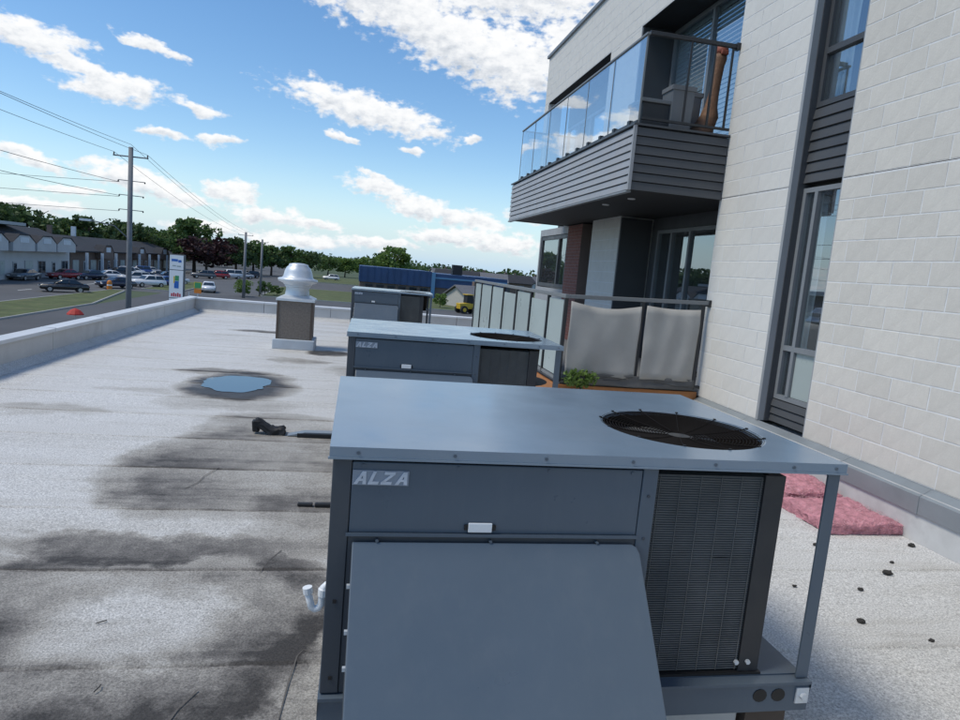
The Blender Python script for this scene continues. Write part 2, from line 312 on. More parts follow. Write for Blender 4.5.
# ------------------------------------------------------------------ mesh helpers
class MB:
    def __init__(s): s.v = []; s.f = []
    def quad(s, a, b, c, d): i = len(s.v); s.v += [a, b, c, d]; s.f.append((i, i+1, i+2, i+3)); return s
    def poly(s, pts): i = len(s.v); s.v += list(pts); s.f.append(tuple(range(i, i+len(pts)))); return s
    def box(s, x0, x1, y0, y1, z0, z1):
        i = len(s.v)
        s.v += [(x0, y0, z0), (x1, y0, z0), (x1, y1, z0), (x0, y1, z0), (x0, y0, z1), (x1, y0, z1), (x1, y1, z1), (x0, y1, z1)]
        for q in ((3, 2, 1, 0), (4, 5, 6, 7), (0, 1, 5, 4), (1, 2, 6, 5), (2, 3, 7, 6), (3, 0, 4, 7)): s.f.append(tuple(i+k for k in q))
        return s
    def prism(s, prof, axis, a, b):
        """extrude a closed 2-D profile (list of (p,q)) along axis from a to b; axis x: (y,z); y: (x,z); z: (x,y)"""
        n = len(prof); i = len(s.v)
        for w in (a, b):
            for p, q in prof:
                s.v.append({'x': (w, p, q), 'y': (p, w, q), 'z': (p, q, w)}[axis])
        for k in range(n): s.f.append((i+k, i+(k+1) % n, i+n+(k+1) % n, i+n+k))
        s.f.append(tuple(i+k for k in reversed(range(n)))); s.f.append(tuple(i+n+k for k in range(n)))
        return s
    def tube(s, pts, r, n=8, caps=True):
        pts = [Vector(p) for p in pts]; i0 = len(s.v); rs = r if hasattr(r, '__len__') else [r]*len(pts)
        ref = None
        for k, p in enumerate(pts):
            d = (pts[min(k+1, len(pts)-1)] - pts[max(k-1, 0)]).normalized()
            if ref is None: ref = Vector((0, 0, 1)) if abs(d.z) < 0.9 else Vector((1, 0, 0))
            a = d.cross(ref).normalized(); b = d.cross(a).normalized(); ref = ref if abs(d.dot(ref)) < 0.95 else a
            for j in range(n):
                th = 2*math.pi*j/n; s.v.append(tuple(p + (a*math.cos(th) + b*math.sin(th))*rs[k]))
        for k in range(len(pts)-1):
            for j in range(n):
                j2 = (j+1) % n; s.f.append((i0+k*n+j, i0+k*n+j2, i0+(k+1)*n+j2, i0+(k+1)*n+j))
        if caps:
            s.f.append(tuple(i0+j for j in range(n))); s.f.append(tuple(i0+(len(pts)-1)*n+j for j in reversed(range(n))))
        return s
    def lathe(s, prof, cx=0, cy=0, n=24, cap=True):
        i0 = len(s.v)
        for r_, z in prof:
            for j in range(n): th = 2*math.pi*j/n; s.v.append((cx+r_*math.cos(th), cy+r_*math.sin(th), z))
        for k in range(len(prof)-1):
            for j in range(n): j2 = (j+1) % n; s.f.append((i0+k*n+j, i0+k*n+j2, i0+(k+1)*n+j2, i0+(k+1)*n+j))
        if cap:
            s.f.append(tuple(i0+j for j in reversed(range(n)))); s.f.append(tuple(i0+(len(prof)-1)*n+j for j in range(n)))
        return s
    def mesh(s, name, m=None, smooth=False):
        me = bpy.data.meshes.new(name); me.from_pydata(s.v, [], s.f); me.update()
        if m: me.materials.append(m)
        if smooth: me.shade_smooth()
        return me
def fixn(me):
    bm = bmesh.new(); bm.from_mesh(me); bmesh.ops.recalc_face_normals(bm, faces=bm.faces); bm.to_mesh(me); bm.free(); me.update()
def obj(name, mb, m=None, parent=None, loc=None, smooth=False, bevel=0.0, seg=2, fix=True, world=False, autos=None):
    me = mb.mesh(name, m, smooth) if isinstance(mb, MB) else mb
    if isinstance(mb, MB) and fix: fixn(me)
    o = bpy.data.objects.new(name, me); COL.objects.link(o)
    if parent is not None:
        o.parent = parent
        if world: o.location = -parent.location
    if loc is not None: o.location = loc
    if bevel:
        b = o.modifiers.new('bevel', 'BEVEL'); b.width = bevel; b.segments = seg; b.limit_method = 'ANGLE'; b.angle_limit = R(40)
        b.harden_normals = False
    return o
def empty(name, loc=(0, 0, 0), rz=0.0):
    o = bpy.data.objects.new(name, None); COL.objects.link(o); o.location = loc; o.rotation_euler = (0, 0, rz); o.empty_display_size = 0.2; return o
def tag(o, label=None, cat=None, group=None, kind=None):
    if label: o['label'] = label
    if cat: o['category'] = cat
    if group: o['group'] = group
    if kind: o['kind'] = kind
    return o
KIDS = {}
def copy_tree(o, parent=None):
    c = o.copy(); COL.objects.link(c); c.parent = parent
    for ch in list(o.children): copy_tree(ch, c)
    return c
def rot(p, a): return (p[0]*math.cos(a)-p[1]*math.sin(a), p[0]*math.sin(a)+p[1]*math.cos(a))

# ================================================================== SETTING
G = -4.2
obj('terrain', MB().quad((-2500, -600, G-.02), (2500, -600, G-.02), (2500, 4000, G-.02), (-2500, 4000, G-.02)), M_GROUND)['kind'] = 'structure'
def sheet(name, pts, z, m): o = obj(name, MB().poly([(x, y, z) for x, y in pts]), m); o['kind'] = 'structure'; return o
sheet('parking_lot', [(-23.4, -60), (60, -60), (60, 95.5), (-13, 95.5), (-23.4, 88)], G-.004, M_ASPH)
sheet('road', [(-120, -60), (-30.0, -60), (-28.6, 88), (-23.4, 88), (-23.4, 60), (-13.2, 95.5), (-12, 200), (-30, 420), (-90, 420)], G-.008, M_ROAD)
sheet('cross_road', [(-14, 128), (140, 124), (140, 162), (-14, 164)], G-.004, M_ROAD)
def lawn(name, pts, h=0.1):
    mb = MB(); mb.prism(pts, 'z', G-.03, G+h); o = obj(name, mb, M_GRASS); o['kind'] = 'structure'
    k = MB()
    for i in range(len(pts)):
        a = Vector(pts[i]); b = Vector(pts[(i+1) % len(pts)]); d = (b-a).normalized(); nrm = Vector((d.y, -d.x))*0.14
        k.prism([tuple(a), tuple(b), tuple(b+nrm), tuple(a+nrm)], 'z', G-.03, G+h+.02)
    obj('kerb', k, M_KERB)['kind'] = 'structure'
lawn('grass_verge', [(-29.6, 20), (-23.6, 20), (-23.6, 66), (-27.2, 86), (-28.6, 86)])
lawn('grass_island', [(-27, 92), (-22.5, 92), (-23.5, 118), (-27, 118)])
lawn('grass_field', [(-12.8, 96), (34, 96), (34, 127), (-13.6, 127)])
lawn('far_grass_field', [(-13.8, 166), (60, 166), (60, 215), (-16, 215)])
# painted lane dashes along the road
for k in range(9):
    y0 = 40 + k*9.0
    o = obj('lane_marking', MB().quad((-34.2, y0, G-.003), (-34.05, y0, G-.003), (-34.05, y0+3, G-.003), (-34.2, y0+3, G-.003)), M_PAINT); o['kind'] = 'structure'

# own building below the roof, roof slab and membrane sheets
RX0, RX1, RY0, RY1 = -4.5, 4.52, -7.0, 20.2
lb = obj('lower_building', MB().box(RX0-.14, 14, RY0, RY1+.14, G, -0.03), M_STUC)
tag(lb, 'low flat-roofed commercial building that carries the white roof', 'building')
rf = empty('roof', (0, 0, 0)); rf['kind'] = 'structure'
obj('roof_deck', MB().box(RX0, RX1, RY0+.01, RY1, -0.028, -0.004), M_ROOF, rf)
PITCH = 0.938; y = 2.9 - PITCH*10; k = 0
rnd = random.Random(5)
while y < RY1:
    mb = MB(); n = 60; rows = [0.0, 0.012, 0.05, 0.2, 0.5, 0.8, PITCH+.07]
    for i in range(n+1):
        x = RX0 + .002 + (RX1-RX0-.004)*i/n
        wob = 0.012*noise.noise((x*1.3, y*2, 0)) + 0.006*noise.noise((x*6, y, 3))
        for j, r_ in enumerate(rows):
            yy = y + r_ + (wob if j < 4 else 0)
            z = (0.0085 if j else 0.001) * (1 - r_/(PITCH+.07)) + 0.0022
            z += 0.004*noise.noise((x*1.1, yy*1.1, 1))*(1 if 3 <= j <= 5 else 0.2) + (0.002*noise.noise((x*7, y, 9)) if 1 <= j <= 2 else 0)
            mb.v.append((x, min(yy, RY1-.002), max(z, 0.0005)))
    m_ = len(rows)
    for i in range(n):
        for j in range(m_-1): mb.f.append((i*m_+j, (i+1)*m_+j, (i+1)*m_+j+1, i*m_+j+1))
    obj('membrane_sheet', mb, M_ROOF, rf, fix=False)
    y += PITCH; k += 1
M_GAP = mat('lap_gap_dirt', (0.12, 0.11, 0.10), 0.9)
# dark cracks across the membrane (open lap ends)
def crack(pts, w, name='lap_gap'):
    mb = MB(); P = [Vector((x, y, 0.0125)) for x, y in pts]
    for a, b in zip(P[:-1], P[1:]):
        d = (b-a).normalized(); nn = Vector((d.y, -d.x, 0))*w
        mb.quad(tuple(a-nn), tuple(b-nn*0.7), tuple(b+nn*0.7), tuple(a+nn))
    obj(name, mb, M_GAP, rf)
crack([(-.165, 2.95), (-.185, 2.75), (-.20, 2.5), (-.235, 2.3), (-.245, 2.0)], .0035)
crack([(-.165, 2.95), (-.14, 3.0), (-.10, 2.97)], .003)
crack([(-.55, 2.72), (-.60, 2.6), (-.63, 2.45), (-.64, 2.3)], .0035)
crack([(-1.05, 5.75), (-1.12, 5.5), (-1.13, 5.35), (-1.2, 5.2)], .004)
crack([(-.36, 4.1), (-.42, 3.95), (-.45, 3.8)], .003)

# puddle with dark silt edge
def blobpoly(cx, cy, rx, ry, n, seed, amp=.25):
    pts = []
    for i in range(n):
        th = 2*math.pi*i/n; k = 1 + amp*noise.noise((math.cos(th)*1.6+seed, math.sin(th)*1.6, seed))
        pts.append((cx+rx*k*math.cos(th), cy+ry*k*math.sin(th)))
    return pts
mw = bpy.data.materials.new('puddle_water'); mw.use_nodes = True
t = NT(mw.node_tree); b = t.n['Principled BSDF']; b.inputs['Base Color'].default_value = (0.05, 0.055, 0.06, 1); b.inputs['Roughness'].default_value = 0.015
b.inputs['IOR'].default_value = 3.6; b.inputs['Specular Tint'].default_value = (1, 1, 1, 1)
pm = MB(); pts = blobpoly(-1.55, 9.58, .46, .60, 120, 3.1, .20)
pts = [(x+.035*noise.noise((x*9, y*9, 0))+.015*noise.noise((x*30, y*30, 0)), y+.05*noise.noise((x*5, y*4, 4))+.012*noise.noise((x*25, y*25, 2))) for x, y in pts]; pm.poly([(x, y, .0120) for x, y in pts])
pd = obj('puddle', pm, mw); pd['kind'] = 'structure'

# ------------------------------------------------------------------ parapet
par = empty('roof_parapet', (RX0-.3, 6, 0)); tag(par, 'low pale parapet wall with metal cap along the left and far roof edges', 'parapet')
yy = -6.9; k = 0
while yy < RY1 + .11:
    y2 = min(yy+2.0, RY1+.12)
    obj('parapet_panel', MB().box(RX0-.12, RX0, yy+.006, y2-.006, -.02, .40), M_PARA, par, world=True, bevel=.006)
    cp = MB(); cp.prism([(RX0-.165, .345), (RX0-.165, .437), (RX0+.035, .425), (RX0+.035, .375), (RX0+.027, .375), (RX0+.027, .405), (RX0-.155, .42), (RX0-.155, .345)], 'y', yy+.003, y2-.003)
    obj('cap_flashing', cp, M_CAP, par, world=True)
    # standing seam on the cap joint
    obj('cap_seam', MB().box(RX0-.170, RX0+.04, yy-.012, yy+.012, .38, .4385), M_CAP, par, world=True)
    yy = y2
xx = RX0
while xx < 4.5:
    x2 = min(xx+1.9, 4.55)
    obj('parapet_panel', MB().box(xx+.006, x2-.006, RY1, RY1+.12, -.02, .385), M_PARA, par, world=True, bevel=.006)
    cp = MB(); cp.prism([(RY1+.165, .335), (RY1+.165, .418), (RY1-.035, .405), (RY1-.035, .36), (RY1-.027, .36), (RY1-.027, .39), (RY1+.155, .40), (RY1+.155, .335)], 'x', xx+.003, x2-.003)
    obj('cap_flashing', cp, M_CAP, par, world=True)
    xx = x2
# cant strip at the parapet foot
obj('cant_strip', MB().prism([(RX0, .10), (RX0, .005), (RX0+.14, .010)], 'y', -6.9, RY1-.01), M_ROOF, par, world=True)
obj('cant_strip', MB().prism([(RY1, .10), (RY1, .005), (RY1-.12, .010)], 'x', RX0+.14, 4.5), M_ROOF, par, world=True)

# ================================================================== APARTMENT BUILDING
WX = 4.6
bd = empty('apartment_building', (WX+3, 6, G)); tag(bd, 'pale block apartment building with charcoal window strip and balconies on the right', 'building')
def part(name, mb, m, parent=bd, **kw): return obj(name, mb, m, parent, world=(parent is bd), **kw)
ZT = 7.5; T = 0.36; ZB = 0.447; ZJ = 3.056; ZJ2 = 3.063; MX = WX+.0022     # mortar face 6 mm behind block faces
walls = MB()
walls.box(MX, MX+T, -7, 5.93, ZB, ZJ); walls.box(MX, MX+T, -7, 5.93, ZJ2, ZT)
w_near = part('wall', walls, M_MORT)
walls = MB(); walls.box(MX, MX+T, 6.755, 8.20, ZB, ZJ); walls.box(MX, MX+T, 6.755, 8.20, ZJ2, ZT)
w_pier = part('wall', walls, M_MORT)
walls = MB(); walls.box(MX, MX+T, 8.203, 17.7, 6.30, ZT); walls.box(MX, MX+1.0, 11.55, 13.0, 0.4, 6.297)
walls.box(MX, MX+T, 17.35, 17.7, 3.3, 6.297)
w_far = part('wall', walls, M_MORT)
part('shelf_angle', MB().box(MX+.004, MX+T-.02, -7, 5.925, ZJ, ZJ2).box(MX+.004, MX+T-.02, 6.76, 8.195, ZJ, ZJ2), M_BRWN)
part('wall_head', MB().box(MX+.01, MX+T, 5.932, 6.753, 6.3, ZT), M_SIDD)
cop = MB(); cop.box(WX-.05, WX+.5, -7, 17.76, ZT, ZT+.07); part('roof_coping', cop, M_FRAMEL)
# closed body behind the facade
core = MB(); core.box(7.3, 15, -7, 17.6, G, ZT-.05); core.box(MX+T+.001, 7.3, -7, 5.6, 0, ZT-.06); part('building_core', core, M_STUC)
core = MB(); core.box(5.97, 7.3, 8.19, 17.6, -.02, .02); core.box(5.0, 7.3, 5.62, 8.19, -.02, .02); part('room_floor', core, M_ROOM)
# blocks
BCACHE = {}
def blockmesh(w, h, m, seed=0):
    key = (round(w, 3), round(h, 3), m.name, seed)
    if key in BCACHE: return BCACHE[key]
    bm = bmesh.new(); bmesh.ops.create_cube(bm, size=1)
    for v in bm.verts: v.co = Vector((v.co.x*.05+.025, v.co.y*w, v.co.z*h))
    ed = [e for e in bm.edges if all(v.co.x < .01 for v in e.verts)]
    bmesh.ops.bevel(bm, geom=ed, offset=.0025, segments=1, affect='EDGES')
    rr = random.Random(seed+int(w*1000))
    for v in bm.verts:
        if v.co.x < .012: v.co += Vector((0, rr.uniform(-.003, .003), rr.uniform(-.003, .003)))
    me = bpy.data.meshes.new('block'); bm.to_mesh(me); bm.free(); me.materials.append(m); BCACHE[key] = me; return me
def courses(y0, y1, z0, z1, phase=0):
    out = []; z = z0; i = phase
    while z < z1-.02:
        h = min(.19, z1-z-.004); yb = y0 - (0.2 if i % 2 else 0) + .005
        while yb < y1-.02:
            a = max(yb, y0+.003); b_ = min(yb+.39, y1-.003)
            if b_-a > .03: out.append(((a+b_)/2, z+h/2+.004, b_-a, h))
            yb += .40
        z += .2; i += 1
    return out
rnd = random.Random(3)
def lay(parent, lst, m, single):
    if single:
        for (yc, zc, w, h) in lst:
            o = obj('block', blockmesh(w, h, m, rnd.randrange(3)), None, parent); o.location = (WX + rnd.uniform(-.0010, .0006), yc, zc)
    else:
        mb = MB()
        for (yc, zc, w, h) in lst:
            x = WX + rnd.uniform(-.001, .001); a, b_, c, d = yc-w/2, yc+w/2, zc-h/2, zc+h/2; e = .0025
            i = len(mb.v)
            mb.v += [(x, a+e, c+e), (x, b_-e, c+e), (x, b_-e, d-e), (x, a+e, d-e), (x+.03, a, c), (x+.03, b_, c), (x+.03, b_, d), (x+.03, a, d)]
            mb.f += [(i, i+3, i+2, i+1)] + [(i+p, i+q, i+q+4, i+p+4) for p, q in ((0, 1), (1, 2), (2, 3), (3, 0))]
        o = obj('block_courses', mb, m, parent); o['kind'] = 'stuff'
lay(w_near, courses(3.53, 5.93, ZB, ZJ-.003) + [c for c in courses(3.53, 5.93, ZJ2, 5.27)], M_BLOCK, True)
lay(w_pier, courses(6.755, 8.20, ZB, ZJ, 1) + courses(6.755, 8.20, ZJ2, 5.67, 1), M_BLOCKW, True)
lay(w_near, courses(-5, 3.527, ZB, ZJ) + courses(-5, 3.527, ZJ2, ZT) + courses(3.53, 5.93, 5.27, ZT), M_BLOCK, False)
lay(w_pier, courses(6.755, 8.20, 5.67, ZT, 1), M_BLOCKW, False)
lay(w_far, courses(8.21, 17.7, 6.31, ZT) + courses(11.55, 13.0, .45, 6.30) + courses(17.35, 17.7, 3.3, 6.29), M_BLOCKW, False)
# base kerb + flashing
part('wall_base', MB().box(4.52, MX+T, -7, 8.05, -.02, .40), M_CURB)
fl = MB(); fl.prism([(4.50, .238), (4.505, .238), (4.505, .372), (WX+.004, .440), (WX+.004, .4455), (4.497, .380)], 'y', -7, 8.06); part('base_flashing', fl, M_FLASH)
for yj in (3.4, 4.35, 5.25, 6.9): part('flashing_joint', MB().prism([(4.494, .236), (4.512, .236), (4.512, .372), (WX+.003, .436), (WX+.003, .4462), (4.494, .383)], 'y', yj, yj+.025), M_FLASH)

# ---- window strip Y 5.93..6.755
sx0, sx1 = 5.94, 6.745; PX = 4.74
part('window_jamb', MB().box(WX-.012, WX+.065, 6.712, 6.754, ZB, 6.3), M_JAMB); part('window_jamb', MB().box(WX+.0655, PX+.12, 6.700, 6.753, ZB, 6.3), M_FRAME); part('window_jamb', MB().box(WX+.01, PX+.12, 5.931, 5.955, ZB, 6.3), M_JAMB)
def win(y0, y1, z0, z1, px, bars_z=(), bars_y=(), fr=M_FRAME, fw=.05, gm=G_WIN, parent=bd, depth=.07):
    wroot = part('window', MB().box(px, px+depth, y0, y0+fw, z0, z1).box(px, px+depth, y1-fw, y1, z0, z1).box(px, px+depth, y0+fw, y1-fw, z0, z0+fw).box(px, px+depth, y0+fw, y1-fw, z1-fw, z1), fr)
    ys = [y0+fw] + [b for b in bars_y] + [y1-fw]; zs = [z0+fw] + [b for b in bars_z] + [z1-fw]
    for bz in bars_z: obj('transom', MB().box(px-.012, px+depth-.01, y0+fw, y1-fw, bz-fw*.55, bz+fw*.55), fr, wroot)
    for by in bars_y: obj('mullion', MB().box(px-.010, px+depth-.012, by-fw*.5, by+fw*.5, z0+fw, z1-fw), fr, wroot)
    for i in range(len(ys)-1):
        for j in range(len(zs)-1):
            obj('pane', MB().box(px+.030, px+.036, ys[i]+.001, ys[i+1]-.001, zs[j]+.001, zs[j+1]-.001), gm, wroot)
    return wroot
def siding(name, x, y0, y1, z0, z1, n, m, parent=bd, face='x'):
    """overlapping boards; face 'x' looks to -X, face 'y' looks to -Y (then y0,y1 are x-range and x is the y plane)"""
    r = part(name, (MB().box(x+.02, x+.04, y0, y1, z0, z1) if face == 'x' else MB().box(y0, y1, x+.02, x+.04, z0, z1)), M_BLACK, parent)
    h = (z1-z0)/n
    for i in range(n):
        a, b_ = z0+i*h+.004, z0+(i+1)*h-.008
        pr = [(x-.004, a), (x+.012, b_-.004), (x+.019, b_), (x+.019, a)]
        mb = MB(); mb.prism(pr, 'y' if face == 'x' else 'x', y0, y1)
        if face == 'y':
            mb = MB(); mb.prism(pr, 'x', y0, y1)
        obj('siding_board', mb, m, r)
    return r
win(5.955, 6.699, 3.90, 6.28, PX, bars_z=(4.47,), fw=.055)
siding('spandrel', PX-.015, 5.956, 6.699, 3.10, 3.89, 7, M_SIDD)
win(5.955, 6.699, .72, 3.05, PX, bars_z=(1.30,), bars_y=(6.47,), fr=M_FRAMEL, fw=.05)
siding('spandrel', PX-.015, 5.956, 6.699, .455, .715, 3, M_SIDD)
# pale film behind the low pane and light curtain edges behind the tall panes
part('pale_panel', MB().box(PX+.022, PX+.029, 6.012, 6.44, .775, 1.268), M_FROST)
def drape(name, x, y0, y1, z0, z1, m, parent=bd, amp=.025, waves=6, face='x', sag=0.0, seed=0, thick=True):
    mb = MB(); n, k = 40, 10
    for i in range(n+1):
        u = i/n
        for j in range(k+1):
            w = j/k; yy = y0+(y1-y0)*u
            off = amp*(.35 if face == 'y' else 1)*math.sin(u*waves*2*math.pi + seed + 0.8*math.sin(w*3+seed)) + amp*(1.1 if face == 'y' else .8)*noise.noise((u*3.2+w*1.6, w*2.2-u, seed))
            zz = z1 + (z0-z1)*w - (sag*math.sin(u*math.pi)*(1-w)) + .02*noise.noise((u*4, seed, 2))*w
            mb.v.append((x+off, yy, zz) if face == 'x' else (yy, x+off, zz))
    for i in range(n):
        for j in range(k): mb.f.append((i*(k+1)+j, (i+1)*(k+1)+j, (i+1)*(k+1)+j+1, i*(k+1)+j+1))
    o = part(name, mb, m, parent, smooth=True, fix=False) if parent else obj(name, mb, m, smooth=True, fix=False)
    if thick: s_ = o.modifiers.new('thick', 'SOLIDIFY'); s_.thickness = .006
    return o
drape('curtain', PX+.16, 6.50, 6.70, .75, 3.0, M_CURTN, waves=3)
drape('curtain', PX+.16, 6.46, 6.70, 3.95, 6.2, M_CURTN, waves=3)
part('room_wall', MB().box(5.55, 5.6, 5.65, 8.19, .1, 6.3), M_ROOM)
part('room_slab', MB().box(4.83, 5.6, 5.65, 8.19, 3.06, 3.14), M_ROOM)

# ---- recess behind the balconies (Y 8.2..11.55 and 13..17.35)
BX = 5.2
for (z0, z1) in ((.5, 3.03), (3.30, 6.29)):
    part('recess_side', MB().box(MX+T, BX+.3, 8.17, 8.203, z0, z1), M_SIDD)
    part('recess_side', MB().box(MX+.012, BX+.001, 11.515, 11.548, z0, z1), M_SIDD)
    part('recess_side', MB().box(MX+.012, BX+.001, 13.003, 13.03, z0, z1), M_SIDD)
part('recess_back', MB().box(BX+.02, BX+.25, 8.21, 8.39, .5, 6.29).box(BX+.02, BX+.25, 11.26, 11.51, .5, 3.6).box(BX+.02, BX+.25, 13.04, 13.6, .5, 6.29).box(BX+.02, BX+.25, 8.391, 11.259, 2.85, 3.6).box(BX+.02, BX+.25, 13.6, 17.5, 5.75, 6.29).box(BX+.02, BX+.25, 13.6, 17.5, .5, 3.6), M_SIDD)
part('recess_ceiling', MB().box(MX+.002, BX+.3, 8.203, 17.34, 6.29, 6.299), M_SOFF)
win(8.40, 11.25, .62, 2.84, BX, bars_y=(9.2, 10.04, 10.68), fr=M_FRAMEL, fw=.06)
win(8.40, 11.51, 3.62, 6.285, BX, bars_y=(9.2, 10.15), fr=M_FRAMEL, fw=.07)
win(13.62, 17.4, 3.62, 5.74, BX, bars_y=(14.6, 15.6, 16.5), fr=M_FRAMEW, fw=.07)
bl = part('blind', MB().box(BX+.10, BX+.13, 8.45, 11.48, 6.18, 6.24), M_BLIND)
for i in range(34):
    z = 6.15-i*.072
    obj('blind_slat', MB().prism([(BX+.085, z), (BX+.089, z), (BX+.103, z+.062), (BX+.099, z+.062)], 'y', 8.47, 11.46), M_BLIND, bl)
drape('curtain', BX+.2, 13.7, 15.0, 3.7, 5.7, M_CURTN, waves=7)
drape('curtain', BX+.2, 15.9, 17.3, 3.7, 5.7, M_CURTN, waves=7, seed=2)
part('room_back', MB().box(7.2, 7.25, 8.25, 17.5, .1, 6.3), M_ROOM)
part('room_slab', MB().box(BX+.26, 7.2, 8.25, 17.5, 3.05, 3.5), M_ROOM)

# ---- ground storey far end: red brick pier, corner window
rb = MB(); rb.box(MX, MX+.9, 13.62, 14.58, .4, 3.03); rbp = part('brick_pier', rb, M_REDM)
mb = MB(); z = .405; i = 0
while z < 3.0:
    yb = 13.62 - (.1 if i % 2 else 0)
    while yb < 14.57:
        a, b_ = max(yb, 13.622), min(yb+.19, 14.578)
        if b_-a > .02: mb.box(WX-.002, WX+.02, a, b_, z, min(z+.058, 3.02)); 
        yb += .2
    xb = WX+.02 - (.1 if i % 2 else 0)
    z += .068; i += 1
o = obj('brick_courses', mb, M_REDB, rbp); o['kind'] = 'stuff'
win(14.60, 16.80, 1.62, 2.86, WX+.02, bars_y=(15.25,), fr=M_FRAME, fw=.09)
part('corner_panel', MB().box(MX, MX+.5, 14.59, 16.9, .4, 1.60).box(MX, MX+.5, 14.59, 16.9, 2.87, 3.03).box(MX+.0, MX+1.2, 16.81, 16.9, 1.6, 2.87), M_SIDL)
part('corner_room', MB().box(WX+.9, WX+.95, 14.6, 16.8, .4, 3.0), M_CURTN)
part('recess_back', MB().box(BX-.2, BX+.0, 13.035, 13.62, .5, 3.02), M_SOFF)

# ---- upper balcony
BX0, BY0, BY1, BZ0, BZ1 = 3.30, 8.15, 15.0, 3.04, 3.82
bal = part('balcony', MB().box(BX0+.05, BX+.0, BY0+.05, BY1-.05, BZ0+.10, BZ0+.30), M_SOFF)
obj('soffit', MB().box(BX0+.045, WX+1.05, BY0+.045, BY1-.045, BZ0+.015, BZ0+.098), M_SOFF, bal)
def boards(parent, face, plane, a0, a1, z0, z1, n, m):
    h = (z1-z0)/n
    for i in range(n):
        a, b_ = z0+i*h+.003, z0+(i+1)*h-.010
        if face == 'x': mb = MB().prism([(plane-.005, a), (plane+.010, b_), (plane+.03, b_+.006), (plane+.03, a)], 'y', a0, a1)
        else: mb = MB().prism([(plane-.005, a), (plane+.010, b_), (plane+.03, b_+.006), (plane+.03, a)], 'x', a0, a1)
        obj('siding_board', mb, m, parent)
obj('skirt_backing', MB().box(BX0+.031, BX0+.043, BY0+.03, BY1-.03, BZ0, BZ1).box(BX0+.044, WX-.004, BY0+.031, BY0+.043, BZ0, BZ1).box(BX0+.044, WX-.004, BY1-.043, BY1-.031, BZ0, BZ1), M_BLACK, bal)
boards(bal, 'x', BX0, BY0+.03, BY1-.03, BZ0, BZ1, 8, M_SIDL)
boards(bal, 'y', BY0, BX0+.03, WX-.004, BZ0, BZ1, 7, M_SIDD)  # same siding as the long side, darkened to paint in its shade
obj('corner_trim', MB().box(BX0-.012, BX0+.028, BY0-.012, BY0+.028, BZ0-.005, BZ1+.01), M_SIDL, bal)
obj('edge_trim', MB().box(BX0-.02, BX0+.10, BY0-.02, BY1, BZ1+.011, BZ1+.035).box(BX0+.101, WX-.004, BY0-.02, BY0+.10, BZ1+.011, BZ1+.035), M_FRAME, bal)
obj('edge_trim', MB().box(BX0-.015, BX0+.05, BY0+.03, BY1, BZ0-.03, BZ0-.006), M_FRAMEL, bal)
# glass railing, west side
ZR = 4.95; gx = BX0+.055
npan = 6; ys = [8.20 + (14.55-8.20)*i/npan for i in range(npan+1)]
obj('base_shoe', MB().box(gx-.02, gx+.025, 8.2, 14.55, BZ1+.05, BZ1+.085), M_RAILD, bal)
for i in range(npan):
    obj('glass_panel', MB().box(gx-.005, gx+.005, ys[i]+.012, ys[i+1]-.012, BZ1+.086, ZR-.03), G_BALC, bal)
    for q in (.25, .75): obj('glass_clamp', MB().box(gx-.03, gx+.03, ys[i]+(ys[1]-ys[0])*q-.04, ys[i]+(ys[1]-ys[0])*q+.04, BZ1+.036, BZ1+.12), M_RAILD, bal)
for yy in ys: obj('rail_post', MB().box(gx-.008, gx+.012, yy-.010, yy+.010, BZ1+.036, ZR-.03), M_RAIL, bal)
obj('top_rail', MB().box(gx-.022, gx+.025, 8.17, 14.58, ZR-.029, ZR), M_RAIL, bal, bevel=.006)
# far end glass
obj('glass_panel', MB().box(gx+.03, WX-.03, 14.545, 14.555, BZ1+.086, ZR-.03), G_BALC, bal)
obj('top_rail', MB().box(gx+.026, WX, 14.53, 14.57, ZR-.029, ZR), M_RAIL, bal)
# near end open bar railing
obj('top_rail', MB().box(gx+.026, WX+.02, 8.18, 8.23, ZR-.02, ZR+.03), M_RAILD, bal, bevel=.006)
obj('rail_bracket', MB().box(WX-.05, WX, 8.165, 8.245, ZR-.035, ZR+.045), M_RAILD, bal)
obj('bottom_rail', MB().box(gx+.026, WX, 8.19, 8.22, BZ1+.10, BZ1+.13), M_RAILD, bal)
for xq in (3.95, 4.28, 4.52): obj('rail_post', MB().box(xq-.012, xq+.012, 8.193, 8.217, BZ1+.131, ZR-.021), M_RAILD, bal)
for yq in (8.6, 9.6): obj('soffit_light', MB().lathe([(.055, BZ0+.004), (.055, BZ0+.0145)], 3.75, yq+.5, 16), M_WHITE, bal)

# things on the upper balcony
sc_ = empty('wood_sculpture', (4.42, 8.50, BZ1-.40)); tag(sc_, 'tall brown tapering wood sculpture with reddish head on the upper balcony', 'sculpture')
mb = MB(); prof = [(.15, 0), (.17, .1), (.165, .35), (.15, .55), (.125, .72), (.085, .85), (.07, 1.0), (.066, 1.2), (.072, 1.38), (.09, 1.46), (.078, 1.52)]
for (r_, z) in prof:
    for j in range(18):
        th = 2*math.pi*j/18; lean = .10*(z/1.5)**1.2; k_ = 1 + .14*noise.noise((math.cos(th)*2, math.sin(th)*2, z*3))
        mb.v.append((r_*k_*math.cos(th)+lean - (.06 if z < .6 else 0), r_*k_*math.sin(th)*.8, z))
for k in range(len(prof)-1):
    for j in range(18): mb.f.append((k*18+j, k*18+(j+1) % 18, (k+1)*18+(j+1) % 18, (k+1)*18+j))
mb.f.append(tuple(reversed(range(18)))); mb.f.append(tuple((len(prof)-1)*18+j for j in range(18)))
obj('body', mb, M_SCULP, sc_, smooth=True)
